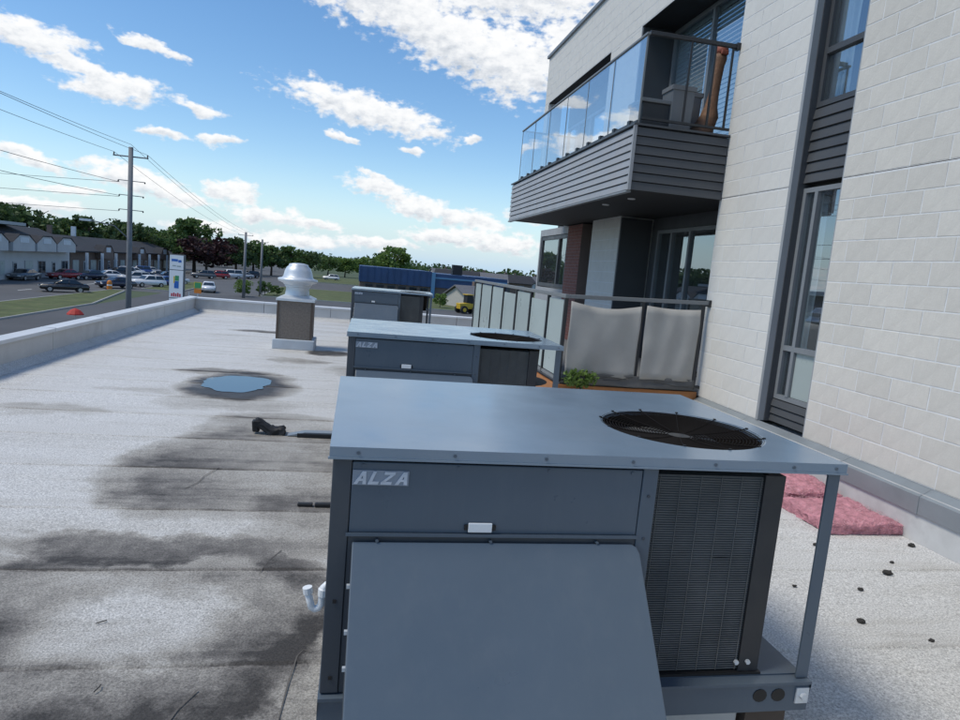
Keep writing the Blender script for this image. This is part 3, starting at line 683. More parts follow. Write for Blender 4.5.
mb = MB(); mb.lathe([(.07, 1.515), (.085, 1.56), (.075, 1.61), (.04, 1.64), (.02, 1.645)], .105, 0, 14); obj('head', mb, M_SCULPR, sc_, smooth=True)
mb = MB(); mb.box(.06, .16, -.09, -.05, 1.50, 1.56); obj('beak', mb, M_SCULPR, sc_, bevel=.012)
def planter(name, x, y, z, w0, w1, h, m, label, cat):
    o = empty(name, (x, y, z)); tag(o, label, cat)
    mb = MB(); n = 4
    def ring(hw, zz): return [(-hw, -hw, zz), (hw, -hw, zz), (hw, hw, zz), (-hw, hw, zz)]
    prof = [ring(w0, 0), ring(w1, h), ring(w1-.02, h), ring(w1-.03, h-.08)]
    i = 0
    for r_ in prof: mb.v += r_
    for k in range(3):
        for j in range(4): mb.f.append((k*4+j, k*4+(j+1) % 4, (k+1)*4+(j+1) % 4, (k+1)*4+j))
    mb.f.append((3, 2, 1, 0)); obj('pot', mb, m, o, bevel=.008)
    obj('soil', MB().poly(ring(w1-.032, h-.07)), M_DEB, o)
    obj('rim', MB().box(-w1-.012, w1+.012, -w1-.012, -w1+.003, h-.05, h+.006).box(-w1-.012, -w1+.003, -w1+.004, w1, h-.05, h+.006).box(w1-.003, w1+.012, -w1+.004, w1, h-.05, h+.006), m, o)
    return o
planter('planter', 3.98, 8.47, BZ1-.38, .13, .155, .98, M_POT, 'tall grey planter beside the wood sculpture on the upper balcony', 'planter')
planter('planter', 4.26, 8.80, BZ1-.38, .12, .15, 1.02, M_POT, 'tall grey planter standing half behind the wood sculpture', 'planter')
bx = empty('storage_box', (3.66, 8.55, BZ1-.40)); tag(bx, 'black low storage box at the glass corner of the upper balcony', 'box')
obj('body', MB().box(-.20, .20, -.18, .25, 0, .76), M_POTD, bx, bevel=.01); obj('lid', MB().box(-.225, .225, -.205, .27, .762, .81), M_POT, bx, bevel=.01)

# ---- lower terrace with canvas screens
TX0, TY0, TY1 = 2.63, 8.10, 14.75
ter = part('terrace', MB().box(TX0+.04, BX, TY0+.04, TY1, .02, .50), M_SIDD)
obj('deck', MB().box(TX0+.02, BX, TY0+.02, TY1, .501, .53), M_POT, ter)
obj('fascia_plank', MB().box(TX0-.01, WX-.03, TY0-.02, TY0+.038, .35, .50), M_WOOD, ter, bevel=.006)
obj('fascia_plank', MB().box(TX0-.01, WX-.03, TY0-.015, TY0+.038,   .10, .345), M_SIDD, ter, bevel=.006)
obj('fascia_plank', MB().box(TX0-.012, TX0+.038, TY0+.04, TY1, .10, .475), M_WOOD, ter, bevel=.006)
TR = 1.645
obj('top_rail', MB().box(TX0-.03, TX0+.03, TY0-.03, TY1, TR-.035, TR+.015), M_RAIL, ter, bevel=.006)
obj('top_rail', MB().prism([(TX0+.031, TR-.035), (WX+.01, TR+.025), (WX+.01, TR+.075), (TX0+.031, TR+.015)], 'y', TY0-.03, TY0+.03), M_RAIL, ter, bevel=.005)
obj('rail_bracket', MB().box(WX-.03, WX-.002, TY0-.045, TY0+.045, TR, TR+.09), M_RAILD, ter)
obj('bottom_rail', MB().box(TX0-.02, TX0+.02, TY0+.04, TY1, .545, .585), M_RAIL, ter)
obj('bottom_rail', MB().box(TX0+.03, WX-.004, TY0-.02, TY0+.02, .545, .585), M_RAILD, ter)
py = [8.12, 8.89, 9.83, 10.76, 11.76, 12.81, 13.93, 14.72]
for i, yv in enumerate(py):
    obj('rail_post', MB().box(TX0-.022, TX0+.022, yv-.022, yv+.022, .531, TR-.036), M_RAILD, ter)
    if i < len(py)-1:
        tp = TR-.06 - (0.06 if i in (1, 3) else 0)
        obj('frosted_panel', MB().box(TX0-.006, TX0+.006, yv+.05, py[i+1]-.05, .60, tp), M_FROST, ter)
for xv in (3.66, 4.50): obj('rail_post', MB().box(xv-.022, xv+.022, TY0-.022, TY0+.022, .531, TR+.02), M_RAILD, ter)
cw = drape('canvas_screen', TY0-.055, 2.68, 3.635, .64, 1.58, M_CURT, ter, amp=.034, waves=2.1, face='y', sag=.06, seed=1.3)
cw = drape('canvas_screen', TY0-.055, 3.70, 4.46, .64, 1.60, M_CURT, ter, amp=.024, waves=2.6, face='y', sag=.02, seed=4.1)
drape('tarp_edge', TY0-.045, 2.72, 4.5, .52, .66, M_TARP, ter, amp=.018, waves=3, face='y', sag=-.01, seed=2.2)
# tie cords on the screens
for xa, za, xb, zb in ((3.60, .66, 3.2, .60), (3.9, .62, 4.5, .57), (3.25, .64, 2.75, .60)):
    obj('tie_cord', MB().tube([(xa, TY0-.09, za), ((xa+xb)/2, TY0-.095, (za+zb)/2-.02), (xb, TY0-.08, zb)], .006, 5), M_RAILD, ter)

# ================================================================== ROOFTOP UNITS
UW, UD, UZ = 1.895, 1.32, 1.248
def make_unit():
    u = empty('rooftop_unit', (0, 0, 0))
    obj('curb', MB().box(.10, 1.66, .07, UD-.08, .008, .233), M_CURB, u, bevel=.01)
    obj('curb_block', MB().box(1.68, 1.86, .05, UD-.1, .008, .232), M_BRWN, u)
    # base rails: four channels
    rz0, rz1 = .235, .362
    br = obj('base_rail', MB().prism([(-.012, rz0), (.025, rz0), (.025, rz0+.008), (-.004, rz0+.008), (-.004, rz1-.012), (-.022, rz1-.012), (-.022, rz1), (.03, rz1), (.03, rz1-.006), (-.012, rz1-.018)], 'x', -.005, UW+.005), M_UNIT, u)
    for xq in (1.685, 1.765):
        obj('fork_hole', MB().prism([(xq + .030*math.cos(a*.5236), .305 + .027*math.sin(a*.5236)) for a in range(12)], 'y', -.0145, -.008), M_BLACK, br)
    obj('shipping_bracket', MB().box(1.84, 1.895, -.020, -.013, .27, .335), M_GALV, br)
    obj('bracket_bolt', MB().prism([(1.868+.014*math.cos(a*1.047), .303+.014*math.sin(a*1.047)) for a in range(6)], 'y', -.034, -.0205), M_GALV, br)
    obj('base_rail', MB().box(-.005, UW+.005, UD-.02, UD+.012, rz0, rz1), M_UNIT, u)
    obj('base_rail', MB().box(-.004, .014, .031, UD-.021, rz0, rz1-.002), M_UNIT, u)
    obj('base_rail', MB().box(UW-.014, UW+.004, .031, UD-.021, rz0, rz1-.002), M_UNIT, u)
    obj('base_pan', MB().box(.015, UW-.015, .032, UD-.022, rz1-.02, rz1+.004), M_UNIT, u)
    zb, zt = rz1+.006, 1.207
    # cabinet shell
    obj('cabinet', MB().box(.012, 1.10, .022, UD-.012, zb, zt), M_UNITD, u)
    obj('corner_post', MB().box(0, .062, 0, .021, zb, zt).box(0, .011, .0215, .09, zb, zt), M_UNITD, u, bevel=.003)  # darker copy of the paint stands in for shade beside the hood
    obj('corner_post', MB().box(1.092, 1.150, 0, .045, zb, zt).box(1.10, 1.150, .046, UD-.02, zb, zt), M_UNIT, u, bevel=.003)
    fp = obj('access_panel', MB().box(.064, 1.09, .002, .0215, .950, zt-.012), M_UNIT, u, bevel=.004)
    obj('panel_flange', MB().prism([(-.014, .943), (.020, .943), (.020, .950), (-.008, .950), (-.014, .955)], 'x', .055, 1.09), M_UNIT, fp)
    obj('side_panel', MB().box(.0, .011, .10, UD-.02, zb+.01, zt-.012), M_UNIT, u, bevel=.003)
    obj('side_panel', MB().box(.02, 1.09, UD-.0115, UD, zb+.01, zt-.012), M_UNIT, u, bevel=.003)
    obj('lower_panel', MB().box(.064, 1.09, .004, .0215, zb, .942), M_UNITD, u)
    # fresh air hood: sloped top face, cheeks, wire filter at the open foot
    hz0, hz1, hy = .37, .918, -.44
    hx0, hx1 = .078, 1.100; r_ = .028
    top = [(hx0, hz1), (hx1-r_, hz1), (hx1-r_*.3, hz1-r_*.28), (hx1, hz1-r_)]
    def hp(x, z, push=0.0):          # point on the sloped face
        f_ = (hz1-z)/(hz1-hz0); return (x, -.004 + (hy+.004)*f_ - push*.77, z + push*.63)
    outl = [(hx0, hz1), (hx1-r_, hz1), (hx1-.009, hz1-.009), (hx1, hz1-r_), (hx1, hz0), (hx0, hz0)]
    mb = MB(); a = [hp(x, z, .0) for x, z in outl]; b_ = [hp(x, z, .008) for x, z in outl]; n = len(outl)
    mb.v += a + b_; mb.f.append(tuple(range(n))); mb.f.append(tuple(reversed(range(n, 2*n))))
    for i in range(n): mb.f.append((i, (i+1) % n, n+(i+1) % n, n+i))
    hd = obj('air_hood', mb, M_UNIT, u, bevel=.004)
    obj('hood_cheek', MB().prism([(.0, hz1-.01), (.0, hz0), (hy+.004, hz0)], 'x', hx0+.002, hx0+.010), M_UNITD, hd)
    obj('hood_cheek', MB().prism([(.0, hz1-.05), (.0, hz0), (hy+.004, hz0)], 'x', hx1-.010, hx1-.002), M_UNITD, hd)
    obj('hood_lip', MB().box(hx0+.003, hx1-.003, hy+.0, hy+.008, hz0-.05, hz0-.002), M_UNIT, hd)
    obj('hood_screen', MB().box(hx0+.012, hx1-.012, hy+.012, -.006, hz0+.002, hz0+.006), M_BLACK, hd)
    for q in (.17, .45, .60, .80):
        p = hp(hx0-.004, hz0+(hz1-hz0)*q, -.012); obj('screw', MB().box(p[0]-.006, p[0]+.006, p[1]-.006, p[1]+.006, p[2]-.006, p[2]+.006), M_GALV, hd)
    for zq in (.42, .70): obj('screw', MB().box(.026, .038, -.004, .001, zq, zq+.012), M_BLACK, u)
    for xq in (.10, .42, .74, 1.05):
        obj('screw', MB().prism([(xq+.006*math.cos(a*1.047), 1.196+.006*math.sin(a*1.047)-.012) for a in range(6)], 'y', -.002, .0018), M_UNIT, fp)
    for zq in (.46, .62, .78, .94, 1.10): obj('screw', MB().prism([(1.121+.006*math.cos(a*1.047), zq+.006*math.sin(a*1.047)) for a in range(6)], 'y', -.004, -.0003), M_UNITD, u)
    for xq in (.16, .55, .94): obj('screw', MB().prism([(xq+.006*math.cos(a*1.047), .9275+.005*math.sin(a*1.047)) for a in range(6)], 'y', -.016, .0035), M_UNIT, u)
    # badge and white latch tag
    bg_ = obj('badge', MB().box(.066, .252, -.003, .0015, 1.117, 1.168), M_BADGEB, fp)
    def slant(x, z0, z1, w): k_ = .018; return [(x, z0), (x+w, z0), (x+w+k_*(z1-z0)/.045, z1), (x+k_*(z1-z0)/.045, z1)]
    mb = MB()
    def st(pts): mb.prism(pts, 'y', -.0062, -.0032)
    x = .070; z0, z1 = 1.121, 1.165
    # slanted capital letters A L Z A built from strokes
    def letA(x):
        st([(x, z0), (x+.012, z0), (x+.038, z1), (x+.028, z1)]); st([(x+.029, z0), (x+.041, z0), (x+.040, z1), (x+.030, z1)]); st([(x+.012, z0+.011), (x+.031, z0+.011), (x+.032, z0+.019), (x+.016, z0+.019)])
    def letL(x): st(slant(x, z0, z1, .011)); st([(x+.0115, z0), (x+.034, z0), (x+.037, z0+.010), (x+.0145, z0+.010)])
    def letZ(x): st([(x+.012, z1-.010), (x+.048, z1-.010), (x+.050, z1), (x+.014, z1)]); st([(x, z0), (x+.036, z0), (x+.038, z0+.010), (x+.003, z0+.010)]); st([(x+.005, z0+.0105), (x+.018, z0+.0105), (x+.046, z1-.0105), (x+.033, z1-.0105)])
    letA(x); letL(x+.046); letZ(x+.088); letA(x+.136)
    obj('badge_lettering', mb, M_BADGE, fp)
    obj('latch_tag', MB().box(.468, .552, -.010, -.0015, .958, .992), M_WHITE, fp, bevel=.003)
    for xq in (.455, .5535): obj('latch_hinge', MB().box(xq, xq+.0115, -.008, .0, .966, .984), M_BLACK, fp)
    # condenser coil: core, end plate, wire guard
    cx0, cx1 = 1.152, 1.695
    core = obj('condenser_coil', MB().box(cx0, cx1-.06, .055, UD-.08, zb+.01, zt-.04), M_COIL, u)
    obj('coil_end_plate', MB().box(cx1-.085, cx1, .040, .054, zb+.01, zt-.03).box(cx1-.0595, cx1, .0545, UD-.06, zb+.01, zt-.03), M_COILD, u)
    obj('coil_tray', MB().box(cx0, cx1+.01, .03, .20, zb-.001, zb+.009), M_BLACK, u)
    gm_ = MB(); n = 84
    for i in range(n):
        z = zb+.02+(zt-.05-zb-.02)*i/(n-1); gm_.box(cx0+.002, cx1-.088, .046, .0535, z-.0013, z+.0013)
    for i in range(6):
        xq = cx0+.03+i*.083; gm_.box(xq-.0008, xq+.0008, .0425, .0455, zb+.015, zt-.04)
    g_ = obj('coil_guard', gm_, M_COILG, u, fix=False); g_['kind'] = 'stuff'
    for (xq, zq) in ((cx1-.10, zb+.05), (cx1-.05, zb+.05)): obj('coil_bolt', MB().prism([(xq+.010*math.cos(a*1.047), zq+.010*math.sin(a*1.047)) for a in range(6)], 'y', .030, .0398), M_GALV, u)
    # right hand posts
    obj('corner_post', MB().box(UW-.052, UW, 0, .010, zb-.002, zt).box(UW-.010, UW, .0102, .055, zb-.002, zt), M_UNIT, u, bevel=.002)
    obj('corner_post', MB().box(UW-.05, UW, UD-.05, UD-.04, zb-.002, zt).box(UW-.010, UW, UD-.0395, UD, zb-.002, zt), M_UNIT, u, bevel=.002)
    # lid with round fan opening
    fx, fy, fr_ = 1.470, .480, .338
    x0, x1, y0, y1 = -.012, UW+.012, -.014, UD+.014; N = 64
    mb = MB()
    corner = [math.atan2(y0-fy, x0-fx), math.atan2(y0-fy, x1-fx), math.atan2(y1-fy, x1-fx), math.atan2(y1-fy, x0-fx)]
    angs = sorted(set([round(-math.pi+2*math.pi*i/N, 6) for i in range(N)] + [round(c, 6) for c in corner]))
    def edgept(a):
        c, s_ = math.cos(a), math.sin(a); ts = []
        if c > 1e-9: ts.append((x1-fx)/c)
        if c < -1e-9: ts.append((x0-fx)/c)
        if s_ > 1e-9: ts.append((y1-fy)/s_)
        if s_ < -1e-9: ts.append((y0-fy)/s_)
        tt = min(ts); return (fx+tt*c, fy+tt*s_)
    n = len(angs)
    for a in angs: mb.v.append((fx+fr_*math.cos(a), fy+fr_*math.sin(a), UZ-.022))
    for a in angs: mb.v.append((fx+fr_*math.cos(a), fy+fr_*math.sin(a), UZ-.003))
    for a in angs: mb.v.append((fx+(fr_+.012)*math.cos(a), fy+(fr_+.012)*math.sin(a), UZ))
    for a in angs: p = edgept(a); mb.v.append((p[0], p[1], UZ))
    for a in angs: p = edgept(a); mb.v.append((p[0], p[1], UZ-.034))
    for k in range(4):
        for i in range(n): j = (i+1) % n; mb.f.append((k*n+i, k*n+j, (k+1)*n+j, (k+1)*n+i))
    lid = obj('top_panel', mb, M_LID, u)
    for xq in (.08, .40, .72, 1.04, 1.36, 1.68, 1.86): obj('screw', MB().prism([(xq+.0065*math.cos(a*1.047), UZ-.018+.0065*math.sin(a*1.047)) for a in range(6)], 'y', y0-.0035, y0+.001), M_UNIT, lid)
    obj('lid_bead', MB().box(x0-.004, x1+.004, y0-.005, y0+.006, UZ-.041, UZ-.0345).box(x1-.006, x1+.005, y0+.0065, y1, UZ-.041, UZ-.0345), M_LID, lid)
    # fan: shroud, blades, motor, wire guard
    obj('fan_shroud', MB().lathe([(fr_+.004, UZ-.006), (fr_+.002, UZ-.03), (fr_-.006, UZ-.34), (fr_-.02, UZ-.40)], fx, fy, 40, cap=False), M_FAN, u, smooth=True)
    obj('fan_well', MB().lathe([(.0, UZ-.40), (fr_+.1, UZ-.40)], fx, fy, 24, cap=False), M_BLACK, u)
    fan = obj('fan_hub', MB().lathe([(.05, UZ-.34), (.055, UZ-.25), (.04, UZ-.235), (.01, UZ-.23)], fx, fy, 16), M_FAN, u, smooth=True)
    for k in range(4):
        a0 = k*math.pi/2+.35; mb = MB(); m_ = 7
        for i in range(m_):
            rr = .05+(fr_-.08)*i/(m_-1)
            for j in range(5):
                q = j/4-.5; a = a0 + q*1.05; mb.v.append((fx+rr*math.cos(a), fy+rr*math.sin(a), UZ-.27-.09*q*(.4+.6*i/(m_-1))))
        for i in range(m_-1):
            for j in range(4): mb.f.append((i*5+j, (i+1)*5+j, (i+1)*5+j+1, i*5+j+1))
        bl_ = obj('fan_blade', mb, M_FAN, fan, smooth=True); sm = bl_.modifiers.new('thick', 'SOLIDIFY'); sm.thickness = .004
    gd = MB()
    for i in range(23):
        rr = .05+(fr_+.006-.05)*i/22; z = UZ - .034 + .030*(rr/fr_)**2
        gd.tube([(fx+rr*math.cos(2*math.pi*k/36), fy+rr*math.sin(2*math.pi*k/36), z) for k in range(37)], .0023, 4, caps=False)
    for k in range(12):
        a = 2*math.pi*k/12+.1; gd.tube([(fx+rr*math.cos(a), fy+rr*math.sin(a), UZ-.031+.030*(rr/fr_)**2) for rr in (.06, .15, .25, fr_+.008)], .0022, 4)
    g_ = obj('fan_guard', gd, M_WIREG, u, fix=False); g_['kind'] = 'stuff'
    for k in range(12):
        a = 2*math.pi*k/12+.1; p = (fx+(fr_+.009)*math.cos(a), fy+(fr_+.009)*math.sin(a)); obj('guard_clip', MB().box(p[0]-.005, p[0]+.005, p[1]-.005, p[1]+.005, UZ+.001, UZ+.005), M_BLACK, u)
    return u
def coilmat(name, c1, c2, sc):
    m = bpy.data.materials.new(name); m.use_nodes = True
    t = NT(m.node_tree); b = t.n['Principled BSDF']; oc = t.node('ShaderNodeTexCoord').outputs['Object']
    w = t.node('ShaderNodeTexWave', bands_direction='X', ins={'Vector': oc, 'Scale': sc, 'Distortion': 0.4, 'Detail': 2.0})
    dirt = t.rng(t.noise(t.vmath('MULTIPLY', oc, (1, 1, .35)), 5, 5, .65), .3, .75)
    t.l.new(t.mix(t.math('MULTIPLY', w.outputs[1], .6), c1, t.mix(dirt, c1, c2)), b.inputs['Base Color']); b.inputs['Roughness'].default_value = .6
    return m
M_COIL = coilmat('coil_fins', (0.10, 0.104, 0.105), (0.21, 0.21, 0.205), 140)
M_COILG = mat('coil_guard_wire', (0.15, 0.154, 0.155), 0.5, var=0.35, vscale=6)
M_COILD = mat('coil_end_dark', (0.03, 0.032, 0.036), 0.5, var=0.1)
u1 = make_unit(); u1.location = (-.040, 2.15, 0)
tag(u1, 'nearest blue-grey rooftop air conditioner with sloped hood filling the foreground', 'air conditioner', 'rooftop air conditioners in a row')
u2 = copy_tree(u1); u2.location = (-.040, 5.74, 0); u2.rotation_euler.z = R(-1.0)
tag(u2, 'middle blue-grey rooftop air conditioner just behind the nearest one', 'air conditioner')
u3 = copy_tree(u1); u3.location = (-.09, 15.3, 0); u3.rotation_euler.z = R(-3.0); u3.scale = (.96, .96, .985)
tag(u3, 'farthest and smallest-looking blue-grey rooftop air conditioner near the far parapet', 'air conditioner')

# white condensate trap beside the nearest unit
tr_ = empty('drain_trap', (-.115, 2.80, .0)); tag(tr_, 'white plastic drain trap pipe on the left side of the nearest air conditioner', 'pipe')
pth = [(.090, .10, .385), (.062, .10, .385), (.052, .10, .375), (.050, .10, .34), (.046, .10, .295), (.036, .10, .275), (.018, .10, .270), (.004, .10, .280), (-.003, .10, .305), (-.018, .10, .365)]
obj('pipe', MB().tube(pth, .0165, 12), M_WHITE, tr_, smooth=True)
obj('collar', MB().tube([(-.014, .10, .348), (-.019, .10, .376)], .022, 12), M_WHITE, tr_)
obj('collar', MB().tube([(.050, .10, .335), (.051, .10, .368)], .022, 12), M_WHITE, tr_)

# exhaust vent
vt = empty('exhaust_vent', (-1.145, 13.75, 0)); tag(vt, 'mushroom exhaust vent with silver hood on a brown box', 'roof vent')
obj('curb', MB().box(-.40, .40, -.40, .40, .008, .205), M_VCURB, vt, bevel=.015)
obj('box', MB().box(-.335, .335, -.335, .335, .206, .955), M_VBOX, vt, bevel=.008)
for xq in (-.345, .30): obj('box_corner', MB().box(xq, xq+.045, -.345, -.336, .206, .955), M_BRWN, vt)
mb = MB(); rr = [(.365, .956), (.365, 1.0), (.26, 1.05), (.25, 1.06)]
for r_, z in rr: mb.v += [(-r_, -r_, z), (r_, -r_, z), (r_, r_, z), (-r_, r_, z)]
for k in range(3):
    for j in range(4): mb.f.append((k*4+j, k*4+(j+1) % 4, (k+1)*4+(j+1) % 4, (k+1)*4+j))
mb.f += [(3, 2, 1, 0), (12, 13, 14, 15)]; obj('flange', mb, M_GALV, vt)
obj('neck', MB().lathe([(.24, 1.06), (.225, 1.16), (.225, 1.22), (.25, 1.235), (.25, 1.26)], 0, 0, 32), M_GALV, vt, smooth=False)
obj('hood', MB().lathe([(.26, 1.262), (.28, 1.29), (.365, 1.325), (.385, 1.345), (.385, 1.385), (.31, 1.405), (.285, 1.43), (.265, 1.53), (.235, 1.60), (.19, 1.645), (.185, 1.675), (.10, 1.695), (.0, 1.70)], 0, 0, 36, cap=False), M_GALV, vt, smooth=True)

# loose things on the roof
def slabmesh(x, y, z, seed, amp, nx=34, ny=30, nz=5):
    """crumpled soft slab"""
    mb = MB()
    def P(u, v, w):
        p = Vector((u*x, v*y, w*z)); n1 = noise.noise((u*3+seed, v*3, w*2)); n2 = noise.noise((u*11+seed, v*11, w*5)); n3 = noise.noise((u*26+seed, v*26, w*9))
        side = min(min(u, 1-u)/.08, min(v, 1-v)/.08, 1.0)
        k_ = (n1*amp + n2*amp*.6 + n3*amp*.35)
        return (p.x + n2*amp*(1-side) + n3*amp*.4, p.y + n1*amp*(1-side) + n3*amp*.4, max(.012, .012 + p.z*(.72+.28*side) + k_*w))
    def grid(fn, a, b_):
        i0 = len(mb.v)
        for i in range(a+1):
            for j in range(b_+1): mb.v.append(fn(i/a, j/b_))
        for i in range(a):
            for j in range(b_): q = i0+i*(b_+1)+j; mb.f.append((q, q+b_+1, q+b_+2, q+1))
    grid(lambda u, v: P(u, v, 1), nx, ny); grid(lambda u, v: P(u, 0, v), nx, nz); grid(lambda u, v: P(u, 1, v), nx, nz)
    grid(lambda u, v: P(0, u, v), ny, nz); grid(lambda u, v: P(1, u, v), ny, nz)
    return mb
pk = obj('insulation_batt', slabmesh(.70, .62, .105, 1.0, .022), M_PINK, loc=(3.82, 4.47, 0), smooth=True)
tag(pk, 'larger crumpled pink fibreglass batt lying against the wall base', 'insulation', 'pink insulation by the wall')
pk = obj('insulation_batt', slabmesh(.55, .75, .15, 7.0, .035), M_PINK, loc=(3.92, 5.12, 0), smooth=True)
tag(pk, 'pink fibreglass batt piece behind the corner post of the nearest air conditioner', 'insulation', 'pink insulation by the wall')
rf_ = random.Random(31)
for pk_, (lx, ly, hz_) in zip([o for o in COL.objects if o.name.startswith('insulation_batt')], ((.70, .62, .105), (.55, .75, .15))):
    mb = MB()
    for _ in range(2600):
        e_ = rf_.random()
        x, y, z = rf_.uniform(0, lx), rf_.uniform(0, ly), hz_*rf_.uniform(.88, 1.10)
        if e_ < .25: y = rf_.uniform(-.015, .01); z = hz_*rf_.uniform(.1, 1)
        a = rf_.uniform(0, 6.28); l = rf_.uniform(.012, .045); d = Vector((math.cos(a)*l, math.sin(a)*l, rf_.uniform(-.2, .5)*l)); p = Vector((x, y, z)); w_ = Vector((-math.sin(a), math.cos(a), 0))*.0012
        mb.quad(tuple(p-w_), tuple(p+w_), tuple(p+d+w_*.4+Vector((0, 0, .004))), tuple(p+d-w_*.4+Vector((0, 0, .004))))
    f_ = obj('loose_fibres', mb, M_PINKL, pk_, fix=False); f_['kind'] = 'stuff'
# black boot-shaped hose end and strip
hs = empty('rubber_boot', (-.93, 6.86, 0)); tag(hs, 'black rubber scrap sticking up on the roof left of the air conditioners', 'scrap')
mb = slabmesh(.30, .14, .07, 3.0, .03, 14, 8, 3)
mb.v = [(x, y, z + max(0, .16 - x)*.55) for x, y, z in mb.v]
obj('sole', mb, M_RUBR, hs, smooth=True)
obj('flap', MB().prism([(-.02, .03), (.05, .03), (.03, .14), (-.03, .15)], 'y', .02, .12), M_RUBR, hs, bevel=.015)
hp_ = empty('metal_strip', (-.55, 6.84, 0)); tag(hp_, 'bent grey metal strip with dark edge beside the rubber scrap', 'scrap')
obj('strip', MB().prism([(-.05, .014), (.55, .02), (.55, .065), (.12, .06), (-.05, .022)], 'y', 0, .10), M_FLASH, hp_, bevel=.004)
obj('underside', MB().box(.05, .55, -.03, -.001, .013, .05), M_RUBR, hp_)
st_ = tag(obj('black_strap', MB().box(-.33, -.22, 4.86, 4.90, .013, .035).box(-.205, -.07, 4.85, 4.89, .013, .04), M_RUBR, bevel=.006), 'black strap lying on the roof beside the nearest air conditioner', 'strap')
rnd = random.Random(8)
for i, (x, y, s_) in enumerate([(3.76, 3.78, .027), (3.02, 3.16, .022), (4.40, 4.25, .024), (3.35, 3.55, .016), (3.95, 3.95, .014), (3.3, 2.95, .014), (3.55, 4.25, .018), (4.2, 3.6, .016), (2.9, 3.6, .012)]):
    mb = MB(); 
    bm = bmesh.new(); bmesh.ops.create_icosphere(bm, subdivisions=2, radius=1)
    for v in bm.verts: v.co = v.co*(1+.5*noise.noise(v.co*1.7+Vector((i*3, 0, 0)))); v.co = Vector((v.co.x*s_*1.3, v.co.y*s_, v.co.z*s_*.55))
    me = bpy.data.meshes.new('debris_lump'); bm.to_mesh(me); bm.free(); me.materials.append(M_DEB)
    tag(obj('debris_lump', me, loc=(x, y, .012+s_*.3)), ['large dark debris lump in the middle of the roof right of the unit', 'dark debris lump nearest to the corner post of the unit', 'dark debris lump close to the wall base below the pink batt'][i] if i < 3 else 'tiny dark crumb of debris on the roof right of the unit', 'debris', 'dark debris on the right of the roof')
for i, (x, y, a) in enumerate([(-1.13, 3.25, .5), (-.95, 2.72, 1.2)]):
    tag(obj('twig', MB().tube([(0, 0, .016), (.03*math.cos(a), .03*math.sin(a), .02), (.05*math.cos(a+.2), .05*math.sin(a+.2), .015)], .0025, 5), M_DEB, loc=(x, y, 0)), 'short dark twig on the stained roof at lower left', 'twig', 'twigs on the roof')
# small shrub in a terrace pot behind the near canvas screen
def leaves(mb, cx, cy, cz, rx, ry, rz, n, size, rnd):
    for _ in range(n):
        th = rnd.uniform(0, 2*math.pi); ph = math.acos(rnd.uniform(-1, 1)); k_ = rnd.uniform(.55, 1.0)
        c = Vector((cx+rx*k_*math.sin(ph)*math.cos(th), cy+ry*k_*math.sin(ph)*math.sin(th), cz+rz*k_*math.cos(ph)))
        a = Vector((rnd.gauss(0, 1), rnd.gauss(0, 1), rnd.gauss(0, .7))).normalized(); b_ = a.orthogonal().normalized()
        b_ = (Matrix.Rotation(rnd.uniform(0, 6.28), 3, a) @ b_); c2 = a.cross(b_)
        s_ = size*rnd.uniform(.6, 1.3)
        mb.quad(tuple(c-b_*s_-c2*s_*.5), tuple(c+b_*s_*.2-c2*s_*.6), tuple(c+b_*s_+c2*s_*.4), tuple(c-b_*s_*.3+c2*s_*.6))
rnd = random.Random(21)
ps = empty('potted_shrub', (2.86, 7.93, 0)); tag(ps, 'small green leafy plant at the foot of the terrace screen', 'plant')
mb = MB(); leaves(mb, 0, -.02, .62, .26, .10, .12, 260, .03, rnd); obj('foliage', mb, L_BRI, ps, fix=False)
obj('pot', MB().lathe([(.07, .012), (.10, .44), (.085, .44)], 0, 0, 16), M_POTD, ps)
obj('stem', MB().tube([(0, 0, .40), (.02, -.02, .60)], .012, 6), M_BARK, ps)

# ================================================================== STREET BEYOND
def pole(x, y, top, r0, r1, label, arms):
    p = empty('utility_pole', (x, y, G)); tag(p, label, 'utility pole', 'utility poles along the street')
    obj('shaft', MB().tube([(0, 0, 0), (0, 0, (top-G)*.5), (0, 0, top-G)], [r0, (r0+r1)/2, r1], 14), M_POLE, p, smooth=True)
    for (dz, w, an) in arms:
        dx, dy = math.cos(an), math.sin(an); h = top-G-dz
        a_ = obj('crossarm', MB().tube([(-dx*w, -dy*w, h), (dx*w, dy*w, h)], .035, 6), M_POLE, p)
        for q in (-.95, .0, .95):
            obj('insulator', MB().lathe([(.02, h+.03), (.045, h+.06), (.02, h+.09), (.04, h+.12), (.02, h+.15)], dx*w*q, dy*w*q, 8), M_WIRE, a_)
    return p
PX1, PY1, PT1 = -11.17, 36.0, 6.35
pole(PX1, PY1, PT1, .145, .105, 'tall grey utility pole rising behind the left parapet', [(.45, .80, 0.0)])
pl_ = bpy.data.objects['utility_pole']
for dz, w in ((1.6, .55), (2.3, .5), (3.0, .5)):
    a_ = obj('side_bracket', MB().tube([(-w, 0, PT1-G-dz), (w*1.2, 0, PT1-G-dz-.02)], .02, 6), M_POLE, pl_)
    for q in (-1, 1.2): obj('insulator', MB().lathe([(.02, PT1-G-dz-.09), (.04, PT1-G-dz-.05), (.02, PT1-G-dz)], w*q, 0, 8), M_WIRE, a_)
